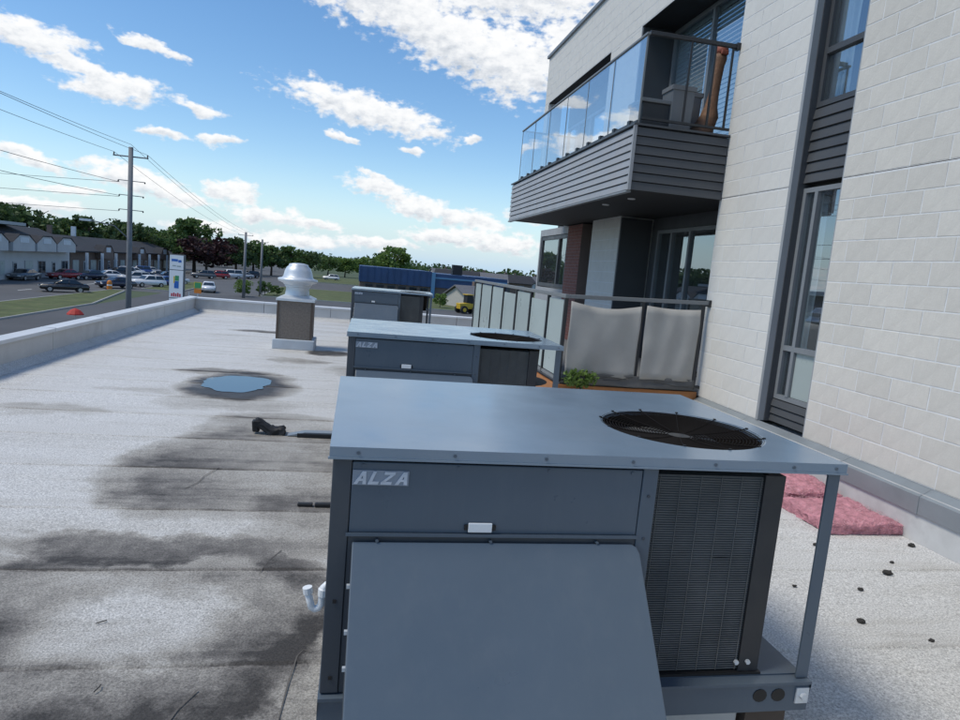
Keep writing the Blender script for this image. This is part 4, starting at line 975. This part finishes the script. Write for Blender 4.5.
# street lamp arm on the pole
a_ = obj('lamp_arm', MB().tube([(0, 0, 6.1), (-.6, -.3, 6.7), (-1.5, -.8, 6.85)], .03, 6), M_POLE, pl_)
obj('lamp_head', MB().box(-1.95, -1.45, -.9, -.7, 6.80, 6.90), M_GALV, a_)
pole(-14.2, 90.0, 4.2, .20, .14, 'distant utility pole left of the exhaust vent', [(.4, .9, .1)])
pole(-13.1, 97.0, 3.6, .18, .13, 'slimmer distant utility pole just left of the exhaust vent hood', [(.4, .8, .1)])
def wire(a, b, sag, label, r=.009, n=24):
    pts = []
    for i in range(n+1):
        u = i/n; p = Vector(a).lerp(Vector(b), u); p.z -= sag*4*u*(1-u); pts.append(tuple(p))
    tag(obj('overhead_wire', MB().tube(pts, r, 5), M_WIRE, fix=False), label, 'wire', 'overhead wires')
for q, lb_ in ((-.95, 'left upper wire running along the street from the tall pole'), (0, 'middle upper wire running along the street from the tall pole'), (.95, 'right upper wire running along the street from the tall pole')):
    zt = PT1-.45+.16
    wire((PX1+q*.80, PY1, zt + (.42 if q == 0 else 0)), (PX1+q*.80+.6, -14, zt+.2), .55, lb_ + ' towards the viewer')
    wire((PX1+q*.80, PY1, zt + (.42 if q == 0 else 0)), (-14.2+q*.9, 90, 4.05), .5, lb_ + ' to the far pole')
for dz, lb_ in ((1.6, 'upper'), (2.3, 'middle'), (3.0, 'lower')):
    wire((PX1-.5, PY1, PT1-dz-.1), (-60, 44+dz*1.2, PT1-dz*.95+.3), .35, lb_ + ' of three wires leaving the tall pole to the left', r=.010)
wire((PX1-.5, PY1, PT1-1.7), (PX1+.2, -14, PT1-1.4), .5, 'upper of two low cables running from the tall pole towards the viewer', r=.010)
wire((PX1-.5, PY1, PT1-2.35), (PX1+.2, -14, PT1-2.0), .5, 'lower of two low cables running from the tall pole towards the viewer', r=.010)

# pylon sign
sg = empty('pylon_sign', (-14.85, 60, G), R(-9)); tag(sg, 'white pylon sign with blue and red panels above the left parapet corner', 'sign')
obj('cabinet', MB().box(-.62, .62, -.16, .16, .75, 5.25), M_SIGNE, sg, bevel=.02)
obj('foot', MB().box(-.5, .5, -.12, .12, 0, .749), M_SIGNE, sg)
for (z0, z1) in ((3.98, 5.18), (1.62, 3.92), (.80, 1.56)):
    f_ = obj('face', MB().box(-.57, .57, -.175, -.161, z0, z1), M_SIGNW, sg)
def plate(x0, x1, z0, z1, m, nm): obj(nm, MB().box(x0, x1, -.182, -.1755, z0, z1), m, sg)
plate(-.42, .10, 4.66, 4.86, M_SIGNB, 'blue_lettering'); plate(.14, .40, 4.60, 4.80, M_SIGNB, 'blue_lettering'); plate(-.34, -.05, 4.25, 4.35, M_FROST, 'grey_lettering'); plate(.02, .36, 4.22, 4.33, M_FROST, 'grey_lettering')
plate(-.10, .22, 3.05, 3.48, M_SIGNG, 'green_logo'); plate(-.22, -.12, 2.85, 3.42, M_SIGNY, 'yellow_logo'); plate(-.16, .22, 2.42, 3.02, M_SIGNB, 'blue_logo')
for i in range(5): plate(-.40+i*.17, -.28+i*.17, 1.72+.0, 1.98+(.06 if i % 2 else 0), M_SIGNR, 'red_lettering')
obj('side_notice', MB().box(1.0, 1.04, -.03, .03, 0, 2.2), M_GALV, sg)
ys_ = empty('yellow_sign', (-14.6, 66.5, G), R(-12)); tag(ys_, 'small yellow and orange roadside sign just right of the pylon sign', 'sign')
obj('post', MB().box(-.03, .03, -.03, .03, 0, 1.9), M_GALV, ys_); obj('upper_plate', MB().box(-.36, .36, -.05, -.032, 2.15, 2.75), M_SIGNY, ys_); obj('green_panel', MB().box(-.3, .3, -.06, -.051, 2.2, 2.7), M_SIGNG, ys_); obj('lower_plate', MB().box(-.34, .34, -.05, -.032, 1.7, 2.1), M_ORNG, ys_)
# orange marker and red canopy top
og = empty('orange_marker', (-29.0, 86.6, G)); tag(og, 'orange traffic barrel beside the utility pole', 'barrel')
obj('drum', MB().lathe([(.30, .08), (.27, .9), (.22, 1.05), (.1, 1.15)], 0, 0, 16), M_ORNG, og); obj('base', MB().lathe([(.42, .0), (.42, .08)], 0, 0, 16), M_TYRE, og); obj('stripe', MB().lathe([(.288, .5), (.283, .66)], 0, 0, 16), M_SIGNW, og)
rcn = empty('red_parasol', (-17.95, 47.5, G)); tag(rcn, 'red parasol top just showing above the left parapet', 'parasol')
obj('canopy', MB().lathe([(.52, .95), (.50, 1.02), (.30, 1.24), (.05, 1.36), (.0, 1.37)], 0, 0, 10, cap=False), M_REDC, rcn); obj('pole', MB().tube([(0, 0, 0), (0, 0, 1.35)], .03, 8), M_GALV, rcn); obj('base', MB().lathe([(.3, 0), (.28, .06)], 0, 0, 16), M_KERB, rcn)

# ------------------------------------------------------------------ cars
def carpaint(name, c): return mat('car_'+name, c, 0.28, spec=0.6, coat=0.6, var=0.03)
def make_car(paint, kind='sedan'):
    c = empty('parked_car')
    Lh, Wh = 2.25, .88
    if kind == 'suv': low = [(-2.2, .35), (-2.25, .75), (-2.1, 1.02), (-.9, 1.05), (1.95, 1.05), (2.2, .95), (2.25, .5), (2.2, .32)]; cab = [(-1.05, 1.03), (-.45, 1.58), (.3, 1.66), (1.7, 1.60), (2.05, 1.05)]
    elif kind == 'van': low = [(-2.3, .35), (-2.35, .8), (-2.1, 1.1), (-1.4, 1.15), (2.2, 1.15), (2.3, .9), (2.3, .35)]; cab = [(-1.5, 1.13), (-.9, 1.85), (-.3, 1.95), (2.1, 1.92), (2.22, 1.15)]
    else: low = [(-2.2, .30), (-2.28, .62), (-2.1, .80), (-.95, .92), (1.3, .95), (2.1, .92), (2.26, .72), (2.22, .32)]; cab = [(-1.0, .90), (-.25, 1.36), (.35, 1.43), (.95, 1.38), (1.75, .94)]
    bm = bmesh.new()
    def loft(prof, w0, w1, zmin, zmax):
        fr = []
        for s_ in (-1, 1):
            fr.append([bm.verts.new((x, s_*(w0+(w1-w0)*max(0, (z-zmin)/(zmax-zmin))), z)) for x, z in prof])
        n = len(prof)
        for i in range(n): j = (i+1) % n; bm.faces.new((fr[0][i], fr[0][j], fr[1][j], fr[1][i]))
        bm.faces.new(list(reversed(fr[0]))); bm.faces.new(fr[1])
    zc = max(z for x, z in cab); zl = min(z for x, z in cab)
    loft(low, Wh, Wh-.06, .3, 1.1)
    bmesh.ops.recalc_face_normals(bm, faces=bm.faces); bmesh.ops.bevel(bm, geom=bm.edges[:], offset=.05, segments=2, affect='EDGES')
    me = bpy.data.meshes.new('body'); bm.to_mesh(me); bm.free(); me.materials.append(paint); me.shade_smooth(); obj('body', me, None, c)
    bm = bmesh.new(); loft(cab, Wh-.08, Wh-.24, zl, zc); bmesh.ops.recalc_face_normals(bm, faces=bm.faces); bmesh.ops.bevel(bm, geom=bm.edges[:], offset=.04, segments=2, affect='EDGES')
    me = bpy.data.meshes.new('cabin'); bm.to_mesh(me); bm.free(); me.materials.append(paint); me.shade_smooth(); cb = obj('cabin', me, None, c)
    # glazing
    def sidew(x, z): return (Wh-.08) + (-.16)*((z-zl)/(zc-zl)) + .004
    (ax, az_), (bx_, bz), (mx_, mz), (cx_, cz), (dx, dz) = cab
    q0 = zl+.06; q1 = zc-.10
    def at_(xa, za, xb, zb, z): return xa+(xb-xa)*(z-za)/(zb-za)
    xf0, xf1 = at_(ax, az_, bx_, bz, q0)+.14, at_(ax, az_, bx_, bz, min(q1, bz-.02))+.14
    xr0, xr1 = at_(dx, dz, cx_, cz, q0)-.14, at_(dx, dz, cx_, cz, min(q1, cz-.02))-.14
    xm = (xf1+xr1)/2
    for s_ in (-1, 1):
        for (p0, p1, p2, p3) in (((xf0, q0), (xm-.04, q0), (xm-.04, q1), (xf1, q1)), ((xm+.04, q0), (xr0, q0), (xr1, q1), (xm+.04, q1))):
            mb = MB(); mb.poly([(x, s_*(sidew(x, z)+.002), z) for x, z in (p0, p1, p2, p3)]); obj('side_window', mb, M_GLASSD, cb)
    def endw(xa, za, xb, zb, sgn):
        mb = MB(); a_ = .12; b_ = .88
        pts = []
        for f_, s_ in ((a_, -1), (a_, 1), (b_, 1), (b_, -1)):
            x, z = xa+(xb-xa)*f_, za+(zb-za)*f_; pts.append((x+sgn*.012, s_*(sidew(x, z)-.10), z+.010))
        mb.poly(pts); return mb
    obj('windscreen', endw(ax, az_, bx_, bz, -1), M_GLASSD, cb); obj('rear_window', endw(dx, dz, cx_, cz, 1), M_GLASSD, cb)
    for wx in (-1.38, 1.38):
        for s_ in (-1, 1):
            w = obj('wheel', MB().tube([(wx, s_*(Wh-.20), .33), (wx, s_*(Wh+.01), .33)], .33, 18), M_TYRE, c)
            obj('rim', MB().tube([(wx, s_*(Wh+.0), .33), (wx, s_*(Wh+.022), .33)], .20, 12), M_RIM, w)
    for s_ in (-1, 1):
        zh = low[1][1]-.02
        obj('headlight', MB().box(low[1][0]-.012, low[1][0]+.06, s_*.62-.17, s_*.62+.17, zh-.06, zh+.06), M_LAMPW, c)
        obj('tail_light', MB().box(2.17, 2.275, s_*.66-.14, s_*.66+.14, zh+.02, zh+.16), M_LAMPR, c)
    obj('number_plate', MB().box(2.255, 2.285, -.25, .25, .48, .60), M_SIGNW, c)
    return c
PA = {'black': carpaint('black', (.012, .013, .016)), 'red': carpaint('red', (.28, .02, .02)), 'silver': carpaint('silver', (.45, .47, .50)), 'white': carpaint('white', (.75, .76, .78)),
      'blue': carpaint('blue', (.03, .07, .22)), 'grey': carpaint('grey', (.10, .105, .115)), 'navy': carpaint('navy', (.015, .02, .045))}
CARS = [  # x, y, heading deg (long axis), paint, kind, label
    (-30.6, 78.1, 28, 'black', 'sedan', 'black car crossing the road beyond the grass verge'),
    (-39.6, 101.2, 60, 'red', 'sedan', 'red car parked in front of the pale gabled shops'),
    (-37.6, 104.5, 62, 'navy', 'sedan', 'dark blue car parked right of the red car'),
    (-36.6, 108.5, 40, 'white', 'sedan', 'white car parked right of the dark blue car by the shops'),
    (-29.6, 90.6, 52, 'navy', 'sedan', 'dark low car just left of the tall pole'),
    (-27.9, 97.8, 48, 'white', 'suv', 'white car just right of the tall pole'),
    (-27.4, 103.6, 50, 'blue', 'sedan', 'blue car between the tall pole and the pylon sign'),
    (-27.6, 109.8, 52, 'white', 'sedan', 'white car farther back between the tall pole and the pylon sign'),
    (-30.5, 117.5, 30, 'navy', 'suv', 'dark tall car in the back row left of the pylon sign'),
    (-33.5, 122.0, 30, 'grey', 'sedan', 'grey car in the back row between pole and pylon sign'),
    (-38.2, 118.5, 35, 'black', 'suv', 'black car parked by the dark-roofed shops behind the pole'),
    (-19.9, 97.0, 100, 'white', 'sedan', 'white car seen end-on to the right of the pylon sign'),
    (-29.4, 138.0, 25, 'grey', 'suv', 'grey car at the left end of the row beneath the maroon tree'),
    (-27.6, 142.5, 25, 'red', 'suv', 'dull red car in the row beneath the maroon tree'),
    (-25.9, 147.0, 25, 'white', 'van', 'white van in the row beneath the maroon tree'),
    (-24.4, 153.0, 25, 'silver', 'sedan', 'silver car at the right end of the row beneath the maroon tree'),
    (-7.0, 190.0, 12, 'white', 'suv', 'white vehicle on the far road right of the vent hood'),
    (-41.0, 93.0, 85, 'grey', 'sedan', 'grey car parked against the pale shops at far left'),
    (-39.5, 124.0, 20, 'silver', 'suv', 'silver tall car parked at the left end of the brown shop row'),
    (-39.5, 128.5, 20, 'white', 'sedan', 'white car in the second bay of the brown shop row'),
    (-39.5, 133.0, 20, 'blue', 'suv', 'blue tall car in the middle of the brown shop row'),
    (-39.5, 138.5, 20, 'silver', 'sedan', 'silver low car at the right of the brown shop row'),
    (-32.0, 106.0, 35, 'silver', 'suv', 'silver tall car just behind the dark low car by the pole'),
    (-33.0, 113.0, 35, 'black', 'sedan', 'black low car between the tall pole and the brown shops'),
    (-24.0, 160.0, 25, 'black', 'suv', 'black tall car at the far right end of the row beneath the maroon tree')]
proto = {}
def paint_tree(o, old, new):
    for ch in o.children:
        if ch.name.split('.')[0] in ('body', 'cabin'):
            ch.data = bpy.data.meshes[ch.data.name].copy(); ch.data.materials[0] = new
        paint_tree(ch, old, new)
for (x, y, hd, pc, kd, lb_) in CARS:
    if kd not in proto: c = make_car(PA[pc], kd); proto[kd] = c
    else: c = copy_tree(proto[kd]); paint_tree(c, None, PA[pc])
    c.location = (x, y, G); c.rotation_euler.z = R(hd); tag(c, lb_, 'van' if kd == 'van' else 'car', 'cars beyond the roof')

# ------------------------------------------------------------------ shops on the left
def shop(name, x0, y0, y1, h, label, gables, wallm, roofm, dep=16, roofh=2.2):
    s_ = empty(name, (x0, (y0+y1)/2, G)); tag(s_, label, 'building'); L = y1-y0; a, b_ = -L/2, L/2
    wl = obj('wall', MB().box(-dep, 0, a, b_, 0, h), wallm, s_)
    obj('roof', MB().prism([(.9, h+.02), (.9, h+.22), (-4.5, h+roofh), (-dep-.5, h+roofh), (-dep-.5, h+.02)], 'y', a-.4, b_+.4), roofm, s_)
    for (yc, w, gh) in gables:
        g_ = obj('gable', MB().prism([(yc-w/2, h-.9), (yc-w/2, h+.25), (yc-w*.22, h+gh), (yc+w*.22, h+gh), (yc+w/2, h+.25), (yc+w/2, h-.9)], 'x', .02, 1.25), wallm, s_)
        obj('gable_trim', MB().prism([(yc-w/2-.12, h+.20), (yc-w*.22-.06, h+gh+.14), (yc+w*.22+.06, h+gh+.14), (yc+w/2+.12, h+.20), (yc+w/2, h+.26), (yc+w*.22, h+gh+.02), (yc-w*.22, h+gh+.02), (yc-w/2, h+.26)], 'x', -.3, 1.32), M_SHING, g_)
        obj('name_board', MB().box(1.252, 1.30, yc-w*.20, yc+w*.20, h+.15, h+gh-.25), M_CURTN, g_)
    n = int(L/3.4)
    for i in range(n):
        yc = a+L*(i+.5)/n
        if i % 3 == 1:
            d_ = obj('door', MB().box(.002, .09, yc-.5, yc+.5, 0.02, 2.2), M_FRAMEW, s_); obj('pane', MB().box(.092, .10, yc-.38, yc+.38, .3, 2.0), M_GLASSD, d_)
        else:
            w_ = obj('window', MB().box(.002, .09, yc-1.1, yc+1.1, .55, 2.35), M_FRAMEW, s_)
            for q in (-.53, .53): obj('pane', MB().box(.092, .10, yc+q-.48, yc+q+.48, .65, 2.25), M_GLASSD if i % 2 else M_FROST, w_)
    return s_
sh = shop('shop_building', -42.2, 66, 109.5, 4.5, 'pale grey gabled shops with dark roof at far left', [(-1.5, 5.6, 1.05), (5.2, 5.6, 1.05), (11.4, 5.6, 1.05), (17.6, 6.0, 1.05)], M_STUC, M_SHING)
obj('roof_ledge', MB().box(-6, -2, -21, 13, 6.75, 7.15), M_FRAMEW, sh)
sh = shop('shop_row', -43.0, 112, 168, 3.6, 'long brown shop row with dark sloping roof behind the tall pole', [(-16, 5, 1.2), (2, 5, 1.2), (18, 6, 1.4)], M_BRICKF, M_SHING, roofh=2.4)
for i in range(9): obj('column', MB().box(1.3, 1.65, -26+i*6.4, -25.65+i*6.4, 0, 3.59), M_CURTN, sh)
obj('chimney', MB().box(-5, -4.4, -15, -14.4, 5.6, 7.6), M_CURTN, sh)
obj('chimney', MB().box(-5, -4.4, -24, -23.5, 5.6, 7.4), M_BRICKF, sh)

# blue commercial building and roofs in the middle distance
bb = empty('blue_building', (13, 132, G)); tag(bb, 'long flat blue-clad building behind the farthest air conditioner', 'building')
obj('wall', MB().box(-12.4, 16, -3, 22, 0, 2.2), M_BRICKF, bb)
cl_ = obj('cladding', MB().box(-12.6, 1.2, -3.3, 22.2, 2.201, 5.15), M_BLUEW, bb)
for i in range(11): obj('cladding_rib', MB().box(-12.4+i*1.25, -12.28+i*1.25, -3.38, -3.302, 2.25, 5.1), M_BLUEW, cl_)
cl_ = obj('cladding', MB().box(1.9, 16.2, -3.3, 22.2, 2.201, 4.85), M_BLUEW, bb)
obj('band', MB().box(1.9, 16.2, -3.42, -3.31, 3.9, 4.2), M_BLUEL, cl_)
obj('pilaster', MB().box(1.21, 1.89, -3.6, 22.2, 0.0, 5.0), M_BLUEL, bb)
for i in range(6):
    w_ = obj('window', MB().box(-11.4+i*2.1, -9.9+i*2.1, -3.09, -3.002, .6, 1.95), M_FRAME, bb); obj('pane', MB().box(-11.3+i*2.1, -10.0+i*2.1, -3.11, -3.092, .7, 1.85), M_GLASSD, w_)
obj('rooftop_box', MB().box(6.2, 8.2, 4, 6, 4.86, 6.9), M_BLACK, bb)
def house(x, y, w, d, h, rh, rz, wm, rm, label):
    o = empty('house', (x, y, G), R(rz)); tag(o, label, 'house', 'low houses in the middle distance')
    obj('wall', MB().box(-w/2, w/2, -d/2, d/2, 0, h), wm, o)
    obj('gable', MB().prism([(-d/2+.02, h), (d/2-.02, h), (0, h+rh*.93)], 'x', -w/2+.02, w/2-.02), wm, o)
    rf_ = obj('roof', MB().prism([(-d/2-.4, h-.1), (0, h+rh), (d/2+.4, h-.1), (d/2+.4, h+.08), (0, h+rh+.2), (-d/2-.4, h+.08)], 'x', -w/2-.4, w/2+.4), rm, o)
    obj('chimney', MB().box(-.35, .35, .4, 1.0, h+rh*.5, h+rh+.9), M_BRICKF, rf_)
    for q in (-.28, .28):
        w_ = obj('window', MB().box(q*w-.7, q*w+.7, -d/2-.05, -d/2-.002, h*.35, h*.8), M_FRAMEW, o); obj('pane', MB().box(q*w-.6, q*w+.6, -d/2-.06, -d/2-.052, h*.39, h*.76), M_GLASSD, w_)
    obj('door', MB().box(-.45, .45, -d/2-.05, -d/2-.002, .02, 2.05), M_FRAME, o)
M_RGREY = mat('grey_shingle', (0.14, 0.14, 0.15), 0.85, var=0.2); M_CREAM = mat('cream_siding', (0.45, 0.43, 0.39), 0.8, var=0.1)
house(19.5, 108, 8, 6, 1.9, 1.5, 24, M_CREAM, M_RGREY, 'small cream hut with grey gable roof beside the yellow loader')
HS = [(26, 175, 'white walled'), (36, 190, 'cream'), (46, 205, 'brown brick'), (31, 235, 'grey roofed white'), (60, 250, 'cream low'), (72, 265, 'brown low'), (52, 300, 'pale distant')]
for i, (x, y, n_) in enumerate(HS):
    house(x, y, 11+i % 3*2, 8, 3.3, 2.3, -15+i*9, (M_CREAM, M_STUC, M_BRICKF)[i % 3], (M_SHING, M_RGREY)[i % 2], ('nearest', 'second', 'third', 'fourth', 'fifth', 'sixth', 'farthest')[i] + ' house with gable roof behind the blue building')
# yellow loader
ldr = empty('wheel_loader', (15.6, 92.5, G), R(20)); tag(ldr, 'yellow and black wheel loader parked beyond the far parapet', 'loader')
obj('chassis', MB().prism([(-1.5, .6), (-1.6, 1.4), (-.2, 1.5), (.9, 1.35), (1.2, .7)], 'y', -.6, .6), M_YEL, ldr, bevel=.05)
cb_ = obj('cab', MB().prism([(-.5, 1.5), (-.45, 2.6), (.45, 2.6), (.7, 1.45)], 'y', -.55, .55), M_BLACK, ldr, bevel=.05); obj('cab_roof', MB().box(-.6, .6, -.65, .65, 2.61, 2.72), M_YEL, cb_)
for x in (-1.0, .9):
    for s_ in (-1, 1):
        w = obj('wheel', MB().tube([(x, s_*.6, .55), (x, s_*1.0, .55)], .55, 18), M_TYRE, ldr); obj('rim', MB().tube([(x, s_*.99, .55), (x, s_*1.02, .55)], .28, 12), M_YEL, w)
obj('boom', MB().tube([(.6, 0, 1.4), (1.7, 0, 1.1), (2.2, 0, .5)], .14, 8), M_YEL, ldr)
obj('bucket', MB().prism([(2.1, .1), (2.0, .9), (2.2, .95), (2.35, .25), (3.0, .15), (3.0, .05)], 'y', -1.0, 1.0), M_BLACK, ldr)

# ------------------------------------------------------------------ trees
def crown_mesh(seed, blobs, n, size, leaf, spread=(1, 1, 1), loose=.0):
    rnd = random.Random(seed); mb = MB()
    for k in range(blobs):
        th = rnd.uniform(0, 2*math.pi); r_ = math.sqrt(rnd.random())*.62; z = rnd.uniform(-.62, .68)
        k_ = math.sqrt(max(.12, 1-z*z)); br = rnd.uniform(.18, .36)*(1-.25*loose)
        leaves(mb, r_*k_*math.cos(th)*spread[0]*1.15, r_*k_*math.sin(th)*spread[1]*1.15, z*spread[2]*.85, br, br, br*.8, n, size, rnd)
    return mb.mesh('crown', leaf)
CR = {}
for nm, lf in (('dark', L_DARK), ('mid', L_MID), ('bright', L_BRI), ('maroon', L_MAR)):
    CR[nm] = [crown_mesh(hash(nm) % 7 + 10*i + len(nm), 36 if i else 32, 62, .066, lf, loose=i*.5) for i in range(3)]
def trunk_mesh(seed):
    rnd = random.Random(seed); mb = MB()
    mb.tube([(0, 0, 0), (.01, .01, .25), (-.01, .02, .5), (.02, 0, .8)], [.035, .026, .02, .008], 8)
    for k in range(5):
        a = k*1.3+rnd.random(); z = .28+.09*k; l = .30
        mb.tube([(0, 0, z), (l*.5*math.cos(a), l*.5*math.sin(a), z+.12), (l*math.cos(a), l*math.sin(a), z+.22)], [.014, .009, .004], 6)
    return mb.mesh('trunk', M_BARK)
TRK = [trunk_mesh(i) for i in range(3)]
rt = random.Random(4)
def tree(x, y, h, w, kind, v, label, group='trees beyond the roof', base=G, cz=.55, ch=.50):
    o = empty('tree', (x, y, base), rt.uniform(0, 6.28)); tag(o, label, 'tree', group)
    t_ = obj('trunk', TRK[v % 3], None, o); t_.scale = (h, h, h)
    c = obj('crown', CR[kind][v % 3], None, o); c.location = (0, 0, h*cz); c.scale = (w*.62, w*.62, h*ch)
    return o
def polar(azd, D): return (D*math.sin(R(azd)), D*math.cos(R(azd)))
TREES = [  # az, top elevation, distance, crown width, kind, variant, label
    (-25.6, 2.3, 150, 15, 'dark', 0, 'tall dark tree at the far left edge above the pale shops'),
    (-23.6, 2.2, 155, 11, 'dark', 1, 'dark tree second from the left edge behind the pale shops'),
    (-22.2, 1.55, 165, 9, 'mid', 0, 'small mid-green tree behind the right end of the pale shops'),
    (-21.0, 1.7, 170, 9, 'bright', 1, 'pale green tree behind the gap between the two shop buildings'),
    (-19.9, 2.0, 165, 12, 'dark', 2, 'dark round tree left of the tall pole'),
    (-18.3, 1.6, 175, 10, 'mid', 1, 'mid-green tree directly behind the tall pole'),
    (-17.2, 1.95, 172, 11, 'dark', 0, 'dark tree just right of the tall pole'),
    (-15.9, 1.6, 180, 11, 'mid', 2, 'mid-green tree above the shop row left of the pylon sign'),
    (-14.5, 1.35, 188, 10, 'dark', 1, 'low dark tree behind the pylon sign'),
    (-12.7, 2.55, 168, 12, 'mid', 1, 'tallest loose-crowned tree standing above the maroon tree'),
    (-11.8, 1.25, 160, 13, 'maroon', 0, 'dark maroon-leaved tree above the row of parked cars'),
    (-9.6, 1.3, 175, 10, 'dark', 1, 'dark tree to the right of the maroon tree'),
    (-8.3, 1.25, 185, 10, 'mid', 0, 'mid-green tree behind the two distant poles'),
    (-6.9, .95, 190, 9, 'dark', 2, 'dark tree just right of the two distant poles'),
    (-5.4, .95, 195, 9, 'mid', 1, 'mid-green tree behind the vent hood'),
    (-4.0, .8, 200, 8, 'dark', 0, 'dark low tree right of the vent hood'),
    (-2.4, .45, 230, 8, 'mid', 0, 'small mid-green tree on the far field edge'),
    (-1.0, .35, 235, 9, 'bright', 1, 'small pale green tree left of the blue building'),
    (.6, .55, 240, 9, 'bright', 0, 'pale green tree above the left end of the blue building'),
    (3.0, 1.85, 172, 11, 'bright', 2, 'bright green round tree standing clear behind the blue building'),
    (1.9, 1.2, 180, 6, 'mid', 1, 'smaller green tree leaning on the left of the bright round tree')]
for (a, e_, D, w, kd, v, lb_) in TREES:
    x, y = polar(a, D); h = (1.85-G) + D*math.tan(R(e_)); tree(x, y, h/1.0, w, kd, v, lb_)
# shrubs at the foot of the distant poles
for i, (x, y, h, w) in enumerate([(-14.6, 93, 2.6, 3.2), (-12.6, 98, 2.4, 3.0), (-11.2, 100, 1.8, 2.6)]):
    o = empty('shrub', (x, y, G)); tag(o, ('left', 'middle', 'right')[i] + ' green shrub at the foot of the two distant poles', 'shrub', 'shrubs by the distant poles')
    c = obj('foliage', CR['bright' if i == 0 else 'mid'][i], None, o); c.location = (0, 0, h*.5); c.scale = (w*.5, w*.5, h*.5)
    obj('stem', TRK[i], None, o).scale = (h*.7,)*3
o = empty('shrub', (12.6, 100, G)); tag(o, 'yellow-green shrub beside the farthest air conditioner', 'shrub'); c = obj('foliage', CR['bright'][1], None, o); c.location = (0, 0, 1.4); c.scale = (1.4, 1.4, 1.3); obj('stem', TRK[1], None, o).scale = (1.6,)*3
# far woodland along the horizon
rnd = random.Random(77); mb = MB()
for i in range(420):
    a = rnd.uniform(-42, 40); D = rnd.uniform(330, 620)
    if -28 < a < -8: D = rnd.uniform(230, 330)
    x, y = polar(a, D); h = rnd.uniform(5.5, 9.5); leaves(mb, x, y, G+h*.55, rnd.uniform(4, 8), rnd.uniform(4, 8), h*.45, 46, 1.15, rnd)
fw = obj('far_woodland', mb, L_DARK, fix=False); tag(fw, 'distant dark woodland along the horizon', 'woodland', kind='stuff')
